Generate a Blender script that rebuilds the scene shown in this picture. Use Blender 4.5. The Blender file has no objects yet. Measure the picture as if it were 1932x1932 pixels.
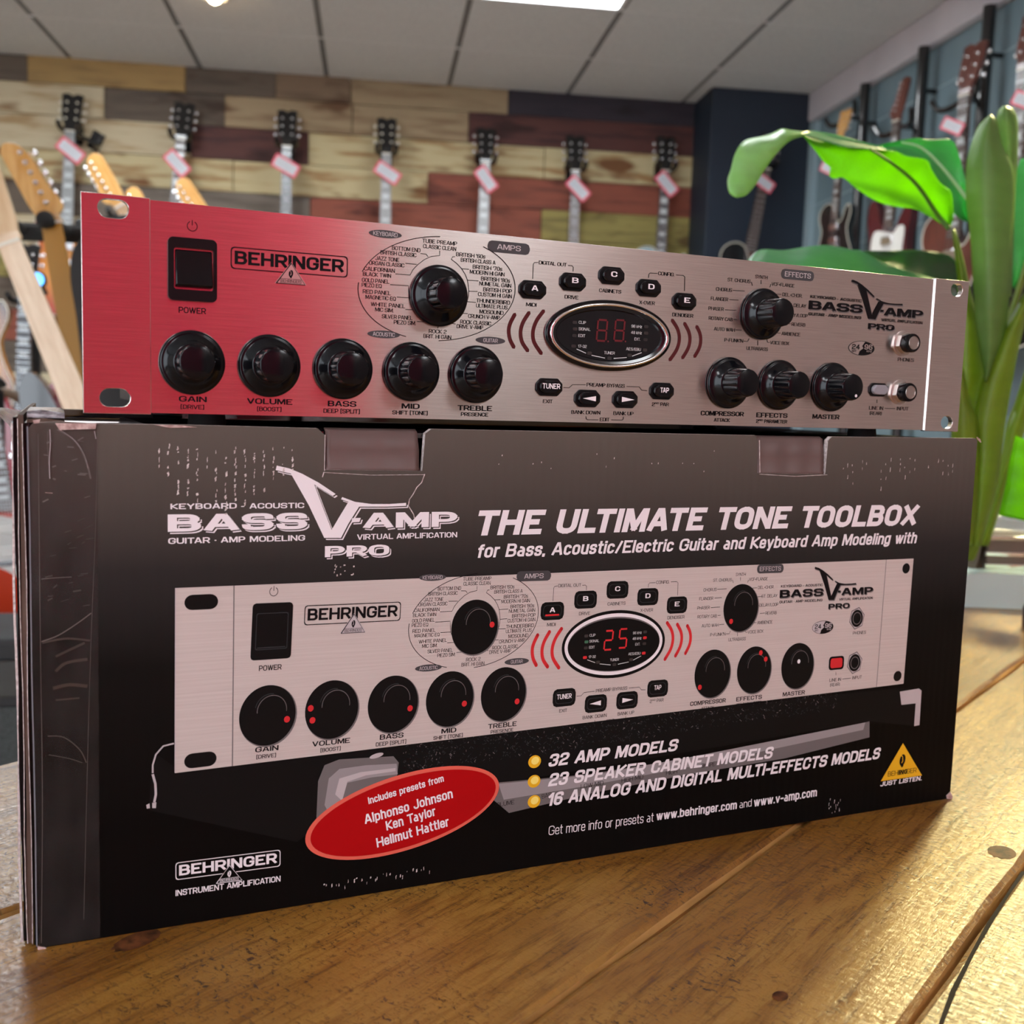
import bpy, bmesh, math, random
from mathutils import Vector, Matrix
from mathutils.geometry import tessellate_polygon
import numpy as np
random.seed(7)
PI = math.pi
scn = bpy.context.scene
COL = scn.collection

# ------------------------------------------------------------------ camera, light, exposure
T = 0.78                                    # table top height
F = 1969.28                                 # focal length in pixels of the 1932 frame
CAM = Vector((0.13538, -0.43661, T + 0.23564))
RW = Matrix(((0.99090886, -0.13081071, 0.03143534), (0.01683703, -0.11124311, -0.99365059), (0.1334771, 0.98514645, -0.10802932)))
cd = bpy.data.cameras.new('camera'); cam = bpy.data.objects.new('camera', cd); COL.objects.link(cam)
cd.sensor_width = 36; cd.lens = 36 * F / 1932; cd.clip_start = 0.01; cd.clip_end = 60
cam.matrix_world = Matrix.Translation(CAM) @ Matrix((RW[0], -RW[1], -RW[2])).transposed().to_4x4()
cd.dof.use_dof = True; cd.dof.focus_distance = 0.515; cd.dof.aperture_fstop = 12.5
scn.camera = cam
DAYLIGHT = 4.0                              # sky seen through the added shop window behind the camera
w = bpy.data.worlds.new('world'); scn.world = w; w.use_nodes = True
w.node_tree.nodes['Background'].inputs[0].default_value = (0.75, 0.82, 0.9, 1); w.node_tree.nodes['Background'].inputs[1].default_value = DAYLIGHT
scn.view_settings.view_transform = 'Standard'; scn.view_settings.look = 'None'
scn.view_settings.gamma = 1; scn.view_settings.use_curve_mapping = False
scn.view_settings.exposure = 0.95
ADDED_SPOT_POWER = 230.0
LIGHT_POWER = 11.5                          # emission of the ceiling panels

# ------------------------------------------------------------------ measuring helpers
def ray(px, py):
    return RW.transposed() @ Vector(((px - 966) / F, (py - 966) / F, 1))
def onZ(px, py, z): v = ray(px, py); return CAM + v * ((z - CAM.z) / v.z)
def onY(px, py, y): v = ray(px, py); return CAM + v * ((y - CAM.y) / v.y)
def onX(px, py, x): v = ray(px, py); return CAM + v * ((x - CAM.x) / v.x)
def onD(px, py, d): return CAM + ray(px, py) * d
ANG = 0.27776                               # the carton stands turned by this against the room
PSI = 0.01098
BW, BH, BD = 0.5095, 0.2202, 0.29
Rb = Matrix.Rotation(ANG, 3, 'Z')
RACK0 = Rb @ Vector((0.0203, 0.00508, 0)) + Vector((0, 0, T + BH + 0.00404))
Rp = Matrix.Rotation(ANG + PSI, 3, 'Z')
def onplane(px, py, o, R):
    v = ray(px, py); n = R @ Vector((0, 1, 0)); X = CAM + v * ((o - CAM).dot(n) / v.dot(n)); L = R.transposed() @ (X - o)
    return L.x * 1000, L.z * 1000
def pan(px, py): return onplane(px, py, RACK0, Rp)              # face plate, millimetres
def bxp(px, py): return onplane(px, py, Vector((0, 0, T)), Rb)  # carton front, millimetres

# ------------------------------------------------------------------ materials
def mat(name, col, rough=0.5, metal=0.0, spec=0.5, coat=0.0, emit=None, es=0.0, trans=0.0, coat_rough=0.05):
    m = bpy.data.materials.new(name); m.use_nodes = True
    b = m.node_tree.nodes['Principled BSDF']
    b.inputs['Base Color'].default_value = (*col, 1); b.inputs['Roughness'].default_value = rough
    b.inputs['Metallic'].default_value = metal; b.inputs['Specular IOR Level'].default_value = spec
    b.inputs['Coat Weight'].default_value = coat; b.inputs['Coat Roughness'].default_value = coat_rough
    b.inputs['Transmission Weight'].default_value = trans
    if emit: b.inputs['Emission Color'].default_value = (*emit, 1); b.inputs['Emission Strength'].default_value = es
    return m
def nd(m, t, **kw):
    n = m.node_tree.nodes.new(t)
    for k, v in kw.items(): setattr(n, k, v)
    return n
def lk(m, a, b): m.node_tree.links.new(a, b)
def BS(m): return m.node_tree.nodes['Principled BSDF']
def noise_on(m, c1, c2, scale=(8, 8, 8), ns=5, detail=6, lo=0.35, hi=0.65, bump=0.0, dist=0.001, ro=None, coord='Object', cols=None):
    tc = nd(m, 'ShaderNodeTexCoord'); mp = nd(m, 'ShaderNodeMapping'); mp.inputs['Scale'].default_value = scale
    nz = nd(m, 'ShaderNodeTexNoise'); nz.inputs['Scale'].default_value = ns; nz.inputs['Detail'].default_value = detail
    rp = nd(m, 'ShaderNodeValToRGB'); rp.color_ramp.elements[0].position = lo; rp.color_ramp.elements[1].position = hi
    rp.color_ramp.elements[0].color = (*c1, 1); rp.color_ramp.elements[1].color = (*c2, 1)
    for p, c in cols or []:
        e = rp.color_ramp.elements.new(p); e.color = (*c, 1)
    lk(m, tc.outputs[coord], mp.inputs[0]); lk(m, mp.outputs[0], nz.inputs[0]); lk(m, nz.outputs[0], rp.inputs[0])
    lk(m, rp.outputs[0], BS(m).inputs['Base Color'])
    if bump:
        bp = nd(m, 'ShaderNodeBump'); bp.inputs['Strength'].default_value = bump; bp.inputs['Distance'].default_value = dist
        lk(m, nz.outputs[0], bp.inputs['Height']); lk(m, bp.outputs[0], BS(m).inputs['Normal'])
    if ro:
        mr = nd(m, 'ShaderNodeMapRange'); mr.inputs[3].default_value = ro[0]; mr.inputs[4].default_value = ro[1]
        lk(m, nz.outputs[0], mr.inputs[0]); lk(m, mr.outputs[0], BS(m).inputs['Roughness'])
    return m
def brushed(name, col, rough):
    m = mat(name, col, rough, 1.0)
    noise_on(m, tuple(c * 0.86 for c in col), tuple(min(1, c * 1.1) for c in col), (14, 14, 900), 3, 5, 0.3, 0.7, 0.10, 0.0002)
    b = BS(m); b.inputs['Anisotropic'].default_value = 0.9; b.inputs['Anisotropic Rotation'].default_value = 0.25
    tg = nd(m, 'ShaderNodeTangent', direction_type='UV_MAP'); lk(m, tg.outputs[0], b.inputs['Tangent'])
    return m
M = {}
M['alu'] = brushed('brushed_aluminium', (0.76, 0.69, 0.67), 0.22)
M['alu_edge'] = mat('bright_aluminium_edge', (0.9, 0.88, 0.86), 0.25, 1.0)
M['chassis'] = mat('grey_steel_chassis', (0.10, 0.10, 0.105), 0.45, 0.6)
M['black'] = mat('black_plastic', (0.005, 0.005, 0.006), 0.32, spec=.22)
M['gloss_black'] = mat('glossy_black_plastic', (0.004, 0.004, 0.005), 0.16, spec=0.28)
M['knob'] = mat('black_knob_plastic', (0.004, 0.0045, 0.006), 0.15, spec=.24)
M['rubber'] = mat('black_rubber', (0.012, 0.012, 0.012), 0.8)
M['ink'] = mat('black_ink', (0.006, 0.005, 0.006), 0.5, spec=.12)
M['ink_soft'] = mat('dark_grey_ink', (0.05, 0.05, 0.055), 0.45)
M['silver_ink'] = mat('silver_ink', (0.55, 0.50, 0.50), 0.4)
M['white'] = mat('white_print', (0.84, 0.78, 0.81), 0.45)
M['pic_silver'] = mat('printed_silver', (0.55, 0.47, 0.44), 0.4)
noise_on(M['pic_silver'], (0.52, 0.44, 0.41), (0.58, 0.50, 0.47), (5, 4, 420), 4, 5, 0.3, 0.7)
M['pic_ear'] = mat('printed_silver_ear', (0.56, 0.48, 0.45), 0.4)
noise_on(M['pic_ear'], (0.52, 0.44, 0.41), (0.59, 0.51, 0.48), (4, 4, 240), 4, 5, 0.3, 0.7)
M['pic_black'] = mat('printed_black', (0.007, 0.0065, 0.0065), 0.42)
M['pic_grey'] = mat('printed_dark_grey', (0.032, 0.033, 0.035), 0.4)
M['pic_mid'] = mat('printed_mid_grey', (0.16, 0.14, 0.14), 0.4)
M['pic_light'] = mat('printed_light_grey', (0.50, 0.44, 0.45), 0.4)
M['pic_red'] = mat('printed_red', (0.62, 0.03, 0.035), 0.4)
M['ell_red'] = mat('printed_deep_red', (0.42, 0.004, 0.006), 0.4)
M['ell_rim'] = mat('printed_red_rim', (0.75, 0.13, 0.09), 0.4)
M['yellow'] = mat('printed_yellow', (0.80, 0.44, 0.02), 0.4)
M['yellow_hi'] = mat('printed_light_yellow', (0.95, 0.75, 0.18), 0.4)
M['green'] = mat('printed_green', (0.05, 0.16, 0.09), 0.4)
M['arc_red'] = mat('dark_red_light_window', (0.075, 0.008, 0.010), 0.25)
M['seg_red'] = mat('unlit_red_segment', (0.13, 0.008, 0.014), 0.35)
M['lens'] = mat('dark_display_lens', (0.004, 0.005, 0.007), 0.12)
M['lens_text'] = mat('white_display_lettering', (0.62, 0.62, 0.62), 0.4)
M['led_dark'] = mat('unlit_led', (0.03, 0.025, 0.025), 0.3)
M['chrome'] = mat('chrome', (0.88, 0.88, 0.88), 0.06, 1.0)
M['nickel'] = mat('nickel', (0.55, 0.50, 0.47), 0.32, 1.0)
M['led_clear'] = mat('grey_translucent_plastic', (0.30, 0.30, 0.33), 0.2)

# ------------------------------------------------------------------ mesh helpers
def BM(): return bmesh.new()
def bx(bm, x0, x1, y0, y1, z0, z1, mi=0, mt=None):
    vs = [bm.verts.new(Vector(p)) for p in ((x0, y0, z0), (x1, y0, z0), (x1, y1, z0), (x0, y1, z0), (x0, y0, z1), (x1, y0, z1), (x1, y1, z1), (x0, y1, z1))]
    if mt:
        for v in vs: v.co = mt @ v.co
    for f in ((3, 2, 1, 0), (4, 5, 6, 7), (0, 1, 5, 4), (1, 2, 6, 5), (2, 3, 7, 6), (3, 0, 4, 7)):
        bm.faces.new([vs[i] for i in f]).material_index = mi
    return vs
def prism(bm, outer, y0, y1, holes=(), mi=0, side=None, fn=None):
    """polygon in x,z (with holes) extruded from y0 (front) to y1"""
    fn = fn or (lambda x, y, z: (x, y, z)); side = mi if side is None else side
    loops = [list(outer)] + [list(h) for h in holes]
    flat = [p for l in loops for p in l]
    A = [bm.verts.new(fn(p[0], y0, p[1])) for p in flat]; B = [bm.verts.new(fn(p[0], y1, p[1])) for p in flat]
    for t in tessellate_polygon([[Vector((p[0], p[1], 0)) for p in l] for l in loops]):
        try:
            bm.faces.new([A[i] for i in t]).material_index = mi; bm.faces.new([B[i] for i in reversed(t)]).material_index = mi
        except ValueError: pass
    k = 0
    for l in loops:
        n = len(l)
        for i in range(n):
            a, b = k + i, k + (i + 1) % n
            bm.faces.new((A[a], A[b], B[b], B[a])).material_index = side
        k += n
def lathe(bm, prof, cx=0, cz=0, seg=32, mi=0, flute=None, axis='y', c=None):
    """profile of (radius, height); height runs along -y by default"""
    rows = []
    for r, h in prof:
        row = []
        for i in range(seg):
            t = 2 * PI * i / seg; rr = r
            if flute and flute[0] <= h <= flute[1]: rr = r * (1 - flute[2] * (0.5 - 0.5 * math.cos(t * flute[3])) ** 3)
            if axis == 'y': p = (cx + rr * math.cos(t), -h, cz + rr * math.sin(t))
            else: p = (c[0] + rr * math.cos(t), c[1] + rr * math.sin(t), c[2] + h)
            row.append(bm.verts.new(p))
        rows.append(row)
    for a, b in zip(rows, rows[1:]):
        for i in range(seg):
            bm.faces.new((a[i], a[(i + 1) % seg], b[(i + 1) % seg], b[i])).material_index = mi
    for row, r in ((rows[0], prof[0][0]), (rows[-1], prof[-1][0])):
        if r > 1e-6: bm.faces.new(row).material_index = mi
def tube(bm, pts, rad, seg=10, mi=0):
    pts = [Vector(p) for p in pts]; n = len(pts); rows = []
    rads = rad if isinstance(rad, (list, tuple)) else [rad] * n
    for i, p in enumerate(pts):
        d = (pts[min(i + 1, n - 1)] - pts[max(i - 1, 0)]).normalized()
        u = d.orthogonal() if i == 0 else (u - d * u.dot(d)); u.normalize(); v = d.cross(u)
        rows.append([bm.verts.new(p + (u * math.cos(2 * PI * k / seg) + v * math.sin(2 * PI * k / seg)) * rads[i]) for k in range(seg)])
    for a, b in zip(rows, rows[1:]):
        for k in range(seg): bm.faces.new((a[k], a[(k + 1) % seg], b[(k + 1) % seg], b[k])).material_index = mi
    bm.faces.new(rows[0]).material_index = mi; bm.faces.new(rows[-1]).material_index = mi
def ball(bm, c, r, mi=0, s=(1, 1, 1)):
    n0 = len(bm.faces); bmesh.ops.create_uvsphere(bm, u_segments=14, v_segments=9, radius=r, matrix=Matrix.Translation(c) @ Matrix.Diagonal((*s, 1)))
    bm.faces.ensure_lookup_table()
    for f in bm.faces[n0:]: f.material_index = mi
def crv(pts, n=6, closed=False):
    """Catmull-Rom through points of any dimension"""
    P = [np.array(p, float) for p in pts]; out = []; N = len(P)
    for i in range(N if closed else N - 1):
        if closed: p0, p1, p2, p3 = P[i - 1], P[i], P[(i + 1) % N], P[(i + 2) % N]
        else: p0, p1, p2, p3 = P[max(i - 1, 0)], P[i], P[i + 1], P[min(i + 2, N - 1)]
        for k in range(n):
            t = k / n; out.append(0.5 * (2 * p1 + (p2 - p0) * t + (2 * p0 - 5 * p1 + 4 * p2 - p3) * t * t + (3 * p1 - p0 - 3 * p2 + p3) * t ** 3))
    if not closed: out.append(P[-1])
    return [tuple(o) for o in out]
def obj(name, bm, mats, parent=None, smooth=30, s=1.0, bevel=0, uv=False, seg=2, recalc=True, solid=0, sub=0):
    if s != 1: bmesh.ops.scale(bm, vec=(s, s, s), verts=bm.verts)
    if recalc: bmesh.ops.recalc_face_normals(bm, faces=bm.faces)
    if uv:
        l = bm.loops.layers.uv.new('UVMap')
        for f in bm.faces:
            for q in f.loops: q[l].uv = (q.vert.co.x + 0.01 * q.vert.co.y, q.vert.co.z + 0.013 * q.vert.co.y)
    me = bpy.data.meshes.new(name); bm.to_mesh(me); bm.free()
    for m in (mats if isinstance(mats, (list, tuple)) else [mats]): me.materials.append(m)
    o = bpy.data.objects.new(name, me); COL.objects.link(o)
    if parent: o.parent = parent
    if solid:
        md = o.modifiers.new('solid', 'SOLIDIFY'); md.thickness = solid; md.offset = 0
    if sub:
        md = o.modifiers.new('sub', 'SUBSURF'); md.levels = sub; md.render_levels = sub
    if bevel:
        md = o.modifiers.new('bevel', 'BEVEL'); md.width = bevel; md.segments = seg; md.limit_method = 'ANGLE'; md.angle_limit = math.radians(40)
    if smooth and len(me.polygons):
        me.polygons.foreach_set('use_smooth', [True] * len(me.polygons)); me.set_sharp_from_angle(angle=math.radians(smooth))
    return o
def thing(name, label, cat, loc=(0, 0, 0), rot=(0, 0, 0), group=None):
    o = bpy.data.objects.new(name, None); COL.objects.link(o); o.location = loc; o.rotation_euler = rot; o.empty_display_size = 0.05
    return tag(o, label, cat, group)
def tag(o, label, cat, group=None):
    o['label'] = label; o['category'] = cat
    if group: o['group'] = group
    return o
def struct(o): o['kind'] = 'structure'; return o
def dup(root, loc, rot, label, group=None):
    r = root.copy(); COL.objects.link(r); r.location = loc; r.rotation_euler = rot; r['label'] = label
    if group: r['group'] = group
    for ch in list(root.children):
        c = ch.copy(); COL.objects.link(c); c.parent = r
        for g in list(ch.children):
            d = g.copy(); COL.objects.link(d); d.parent = c
    return r

# ------------------------------------------------------------------ flat lettering helpers (2-D polygons in millimetres)
GLY = {  # squared grotesque: width, strokes; a star rounds that corner
 'A': (.82, '0 0 .42 1 .58 1 1 0|.16 .28 .84 .28'), 'B': (.74, '0 0 0 1 .94 1* .94 .52* 0 .52|0 .52 1 .52* 1 0* 0 0 0 .2'), 'C': (.76, '1 .74 1 1* 0 1* 0 0* 1 0* 1 .26'), 'D': (.78, '0 .5 0 1 1 1* 1 0* 0 0 0 .5'),
 'E': (.68, '1 1 0 1 0 0 1 0|0 .51 .92 .51'), 'F': (.64, '1 1 0 1 0 0|0 .48 .9 .48'), 'G': (.80, '1 .76 1 1* 0 1* 0 0* 1 0* 1 .47 .55 .47'), 'H': (.80, '0 0 0 1|1 0 1 1|0 .51 1 .51'), 'I': (0, '0 0 0 1'),
 'J': (.6, '1 1 1 0* 0 0* 0 .3'), 'K': (.76, '0 0 0 1|1 1 .12 .5 1 0|0 .5 .2 .5'), 'L': (.62, '0 1 0 0 1 0'), 'M': (.98, '0 0 0 1 .1 1 .5 .08 .9 1 1 1 1 0'), 'N': (.80, '0 0 0 1 .06 1 .94 0 1 0 1 1'), 'O': (.80, '0 .5 0 1* 1 1* 1 0* 0 0* 0 .5'),
 'P': (.72, '0 0 0 1 1 1* 1 .4* 0 .4'), 'Q': (.80, '0 .5 0 1* 1 1* 1 0* 0 0* 0 .5|.6 .25 1.02 -.08'), 'R': (.76, '0 0 0 1 1 1* 1 .44* 0 .44|.55 .44 1 0'), 'S': (.74, '1 .80 1 1* 0 1* 0 .52* 1 .52* 1 0* 0 0* 0 .20'), 'T': (.74, '.5 0 .5 1|0 1 1 1'),
 'U': (.78, '0 1 0 0* 1 0* 1 1'), 'V': (.82, '0 1 .46 0 .54 0 1 1'), 'W': (1.2, '0 1 .24 0 .28 0 .5 1 .72 0 .76 0 1 1'), 'X': (.78, '0 0 1 1|0 1 1 0'), 'Y': (.78, '0 1 .5 .46 1 1|.5 .46 .5 0'), 'Z': (.72, '0 1 1 1 0 0 1 0'),
 '0': (.66, '0 .5 0 1* 1 1* 1 0* 0 0* 0 .5'), '1': (.3, '0 .74 .9 1 1 1 1 0'), '2': (.66, '0 .80 0 1* 1 1* 1 .55* 0 .38* 0 0 1 0'), '3': (.66, '0 .82 0 1* 1 1* 1 .52* .35 .52|.6 .52 1 .52* 1 0* 0 0* 0 .18'), '4': (.7, '.74 0 .74 1 0 .27 1 .27'), '5': (.66, '1 1 .04 1 0 .56 1 .6* 1 0* 0 0* 0 .18'),
 '6': (.66, '1 .84 1 1* 0 1* 0 0* 1 0* 1 .57* 0 .57'), '7': (.64, '0 1 1 1 .32 0'), '8': (.68, '.05 .76 .05 1* .95 1* .95 .52* .05 .52* .05 .76|0 .26 0 .52* 1 .52* 1 0* 0 0* 0 .26'), '9': (.66, '0 .16 0 0* 1 0* 1 1* 0 1* 0 .43* 1 .43'),
 '.': (0, '@0 0'), ',': (0, '@0 0|0 0 -.1 -.2'), '-': (.34, '0 .42 1 .42'), '/': (.45, '0 -.1 1 1.06'), '[': (.2, '1 1.1 0 1.1 0 -.12 1 -.12'), ']': (.2, '0 1.1 1 1.1 1 -.12 0 -.12'), '(': (.16, '1 1.1 0 .8 0 .2 1 -.12'), ')': (.16, '0 1.1 1 .8 1 .2 0 -.12'), '+': (.4, '0 .45 1 .45|.5 .2 .5 .7'), "'": (0, '0 1 0 .72'), '\u2022': (0, '@0 .42'), ' ': (.2, ''),
 'a': (.5, '.1 .74 .95 .74* .95 0|.95 .40 0 .40* 0 0* .95 0'), 'b': (.54, '0 1 0 0|0 .37 0 .74* 1 .74* 1 0* 0 0* 0 .37'), 'c': (.5, '1 .52 1 .74* 0 .74* 0 0* 1 0* 1 .22'), 'd': (.54, '1 1 1 0|1 .37 1 .74* 0 .74* 0 0* 1 0* 1 .37'), 'e': (.52, '0 .37 1 .37 1 .74* 0 .74* 0 0* 1 0* 1 .12'),
 'f': (.3, '.4 0 .4 1* 1 1|0 .70 1 .70'), 'g': (.54, '1 .74 1 -.27* 0 -.27* 0 -.15|1 .37 1 .74* 0 .74* 0 0* 1 0* 1 .37'), 'h': (.52, '0 1 0 0|0 .5 0 .74* 1 .74* 1 0'), 'i': (0, '0 0 0 .72|@0 1'), 'j': (.12, '1 .72 1 -.27 0 -.27|@1 1'), 'k': (.52, '0 1 0 0|1 .74 .12 .36 1 0'), 'l': (0, '0 0 0 1'),
 'm': (.9, '0 .74 0 0|0 .5 0 .74* .5 .74* .5 0|.5 .5 .5 .74* 1 .74* 1 0'), 'n': (.52, '0 .74 0 0|0 .5 0 .74* 1 .74* 1 0'), 'o': (.54, '0 .37 0 .74* 1 .74* 1 0* 0 0* 0 .37'), 'p': (.54, '0 .74 0 -.27|0 .37 0 .74* 1 .74* 1 0* 0 0* 0 .37'), 'q': (.54, '1 .74 1 -.27|1 .37 1 .74* 0 .74* 0 0* 1 0* 1 .37'), 'r': (.26, '0 .74 0 0|0 .45 0 .74* 1 .74'),
 's': (.48, '1 .62 1 .74* 0 .74* 0 .38* 1 .38* 1 0* 0 0* 0 .12'), 't': (.3, '.4 1 .4 0* 1 0|0 .74 1 .74'), 'u': (.52, '0 .74 0 0* 1 0* 1 .3|1 .74 1 0'), 'v': (.56, '0 .74 .46 0 .54 0 1 .74'), 'w': (.86, '0 .74 .24 0 .28 0 .5 .74 .72 0 .76 0 1 .74'), 'x': (.52, '0 0 1 .74|0 .74 1 0'), 'y': (.56, '0 .74 .5 0|1 .74 .42 -.27 .1 -.27'), 'z': (.5, '0 .74 1 .74 0 0 1 0')}
HY = 1.36     # drawn tall and squashed, so that level strokes come out thinner than upright ones
def glyph(ch, t, rad, V, Fc, ox):
    w_, ss = GLY[ch]; W_ = w_ * (1 - t * .25)
    P = lambda x, y: (ox + t / 2 + x * W_, t / 2 + y * (HY - t))
    def quad(a, b, ea, eb):
        d = np.array(b) - np.array(a); L = np.linalg.norm(d)
        if L < 1e-6: return
        d = d / L; n = np.array([-d[1], d[0]]) * t / 2; a = np.array(a) - d * ea; b = np.array(b) + d * eb; k = len(V)
        V.extend([tuple(a - n), tuple(b - n), tuple(b + n), tuple(a + n)]); Fc.append((k, k + 1, k + 2, k + 3))
    for st in filter(None, ss.split('|')):
        if st[0] == '@':
            x, y = map(float, st[1:].split()); c = P(x, y); quad((c[0] - t * .56, c[1]), (c[0] + t * .56, c[1]), 0, 0); continue
        tk = st.split(); raw = [P(float(tk[i]), float(tk[i + 1].rstrip('*'))) + (tk[i + 1].endswith('*'),) for i in range(0, len(tk), 2)]; pts = []
        for i, (x, y, r_) in enumerate(raw):
            if not r_ or i in (0, len(raw) - 1): pts.append((x, y)); continue
            p0 = np.array(raw[i - 1][:2]); p1 = np.array((x, y)); p2 = np.array(raw[i + 1][:2]); l0 = np.linalg.norm(p0 - p1); l2 = np.linalg.norm(p2 - p1)
            r = min(rad, l0 * (.5 if raw[i - 1][2] else 1), l2 * (.5 if raw[i + 1][2] else 1)); a = p1 + (p0 - p1) / l0 * r; b = p1 + (p2 - p1) / l2 * r
            for q in (0, .18, .36, .5, .64, .82, 1): pts.append(tuple((1 - q) ** 2 * a + 2 * q * (1 - q) * p1 + q * q * b))
        n = len(pts)
        for i in range(n - 1):
            d = np.array(pts[i + 1]) - np.array(pts[i]); e = [0, 0]
            for q, (u, v) in enumerate(((i - 1, i), (i + 1, i + 2))):
                if u >= 0 and v < n:
                    d2 = np.array(pts[v]) - np.array(pts[u]); cs = float(d @ d2) / (np.linalg.norm(d) * np.linalg.norm(d2) + 1e-12); th = math.acos(max(-1, min(1, cs))); e[q] = t / 2 * min(1.0, math.tan(min(th, 2.0) / 2))
            vert = abs(d[1]) > abs(d[0])
            for q, (at_end, o_) in enumerate(((i == 0, raw[0]), (i == n - 2, raw[-1]))):
                if at_end:
                    sk = (float(tk[0 if q == 0 else -2]), float(tk[1 if q == 0 else -1].rstrip('*')))
                    if (vert and sk[1] in (0, 1, .74, .72, -.27)) or (not vert and sk[0] in (0, 1)): e[q] = t / 2 * (1 if min(abs(d)) < .05 * max(abs(d)) else .75)
            quad(pts[i], pts[i + 1], e[0], e[1])
    return W_ + t
_tc = {}; CAPH = 1.0; KERN = {'LT': -.2, 'AT': -.12, 'TA': -.12, 'AV': -.14, 'VA': -.14, 'TO': -.06, 'LV': -.15, 'AY': -.12, 'Ta': -.12, 'To': -.1, 'Ke': -.05, 'PA': -.08}
def text2d(s, bold=0.0, shear=0.0, space=1.0):
    k = (s, bold, shear, space)
    if k not in _tc:
        V, Fc, x = [], [], 0.0; t = min(.30, .125 + bold * 3.1); rad = .34 + t * .2
        for i, ch in enumerate(s): x += glyph(ch, t, rad, V, Fc, x) + .125 * space - t * .10 + KERN.get(s[i:i + 2], 0)
        _tc[k] = ([(v[0] + v[1] / HY * shear, v[1] / HY) for v in V], Fc)
    return _tc[k]
def local_scale(mp, x, y):
    a = mp(x, y); b = mp(x + 4, y); c = mp(x, y + 4)
    # millimetres across per pixel across at constant height, and millimetres up per pixel
    J = np.array([[b[0] - a[0], c[0] - a[0]], [b[1] - a[1], c[1] - a[1]]]) / 4; Ji = np.linalg.inv(J)
    return 1 / abs(Ji[0, 0]), 1 / abs(Ji[1, 1])
class Art:
    """flat print: list of (colour, layer, verts2d, faces)"""
    def __init__(self, mp): self.mp = mp; self.items = []
    def add(self, col, lay, V, Fc): self.items.append((col, lay, V, Fc))
    def text(self, s, x, y, wpx, hpx, col='ink', lay=1, bold=0.0, shear=0.0, rot=0.0, space=1.0, mmc=None, off=(0, 0)):
        V, Fc = text2d(s, bold, shear, space)
        sx, sy = local_scale(self.mp, x, y) if mmc is None else (1, 1)
        cx, cy = self.mp(x, y) if mmc is None else mmc
        x0 = min(v[0] for v in V); x1 = max(v[0] for v in V); kx = wpx * sx / (x1 - x0); ky = hpx * sy / CAPH
        c, n = math.cos(rot), math.sin(rot); out = []
        for v in V:
            a = (v[0] - (x0 + x1) / 2) * kx; b = (v[1] - CAPH / 2) * ky
            out.append((cx + off[0] + a * c - b * n, cy + off[1] + a * n + b * c))
        self.add(col, lay, out, Fc)
    def poly(self, pts, col, lay=1, mm=False):
        P = pts if mm else [self.mp(*p) for p in pts]
        tr = tessellate_polygon([[Vector((p[0], p[1], 0)) for p in P]])
        self.add(col, lay, P, [tuple(t) for t in tr])
    def line(self, pts, wmm, col='ink', lay=1, mm=False, cap=False):
        P = [np.array(p if mm else self.mp(*p)) for p in pts]; L = []; R = []
        for i, p in enumerate(P):
            d = P[min(i + 1, len(P) - 1)] - P[max(i - 1, 0)]; d = d / (np.linalg.norm(d) + 1e-9); n = np.array([-d[1], d[0]]) * wmm / 2
            if cap and i == 0: p = p - d * wmm * 0.2
            L.append(tuple(p + n)); R.append(tuple(p - n))
        V = L + R; k = len(L)
        self.add(col, lay, V, [(i, i + 1, k + i + 1, k + i) for i in range(k - 1)])
        if cap:
            for e in (P[0], P[-1]): self.disc(e, wmm / 2, wmm / 2, col, lay, n=12)
    def disc(self, c, rx, ry, col, lay=1, n=48, rot=0.0, a0=0.0, a1=2 * PI):
        q = math.cos(rot), math.sin(rot); V = []
        for i in range(n if a1 - a0 > 6.2 else n + 1):
            t = a0 + (a1 - a0) * i / n; a, b = rx * math.cos(t), ry * math.sin(t); V.append((c[0] + a * q[0] - b * q[1], c[1] + a * q[1] + b * q[0]))
        self.add(col, lay, V, [tuple(range(len(V)))])
    def rrect(self, c, wmm, hmm, ch, col, lay=1, ring=0.0):
        def loop(e):
            a, b, k = wmm / 2 + e, hmm / 2 + e, ch
            return [(c[0] + x, c[1] + y) for x, y in ((-a + k, -b), (a - k, -b), (a - k * .3, -b + k * .3), (a, -b + k), (a, b - k), (a - k * .3, b - k * .3), (a - k, b), (-a + k, b), (-a + k * .3, b - k * .3), (-a, b - k), (-a, -b + k), (-a + k * .3, -b + k * .3))]
        if ring:
            A, B = loop(0), loop(-ring); n = len(A)
            self.add(col, lay, A + B, [(i, (i + 1) % n, n + (i + 1) % n, n + i) for i in range(n)])
        else: self.add(col, lay, loop(0), [tuple(range(12))])
    def build(self, name, parent, y0=-0.12, dy=-0.07, mp=None, only=None, s=0.001):
        """link as ONE mesh; mp optionally warps the millimetre plane"""
        items = [i for i in self.items if only is None or i[0] in only]
        keys = sorted({i[0] for i in items}); bm = BM()
        for col, lay, V, Fc in items:
            vs = []
            strokes = len(V) == 4 * len(Fc) and len(Fc) > 1             # lettering: overlapping strokes lie a hair apart
            for vi, p in enumerate(V):
                q = mp(*p) if mp else p
                vs.append(bm.verts.new((q[0] * s, (y0 + dy * lay - (.0016 * (vi // 4 % 13) if strokes else 0)) * s, q[1] * s)))
            for f in Fc:
                try: bm.faces.new([vs[i] for i in f]).material_index = keys.index(col)
                except ValueError: pass
        for f in bm.faces:
            f.normal_update()
            if f.normal.y > 0: f.normal_flip()
        return obj(name, bm, [M[k] for k in keys], parent, smooth=0, recalc=False)
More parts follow.
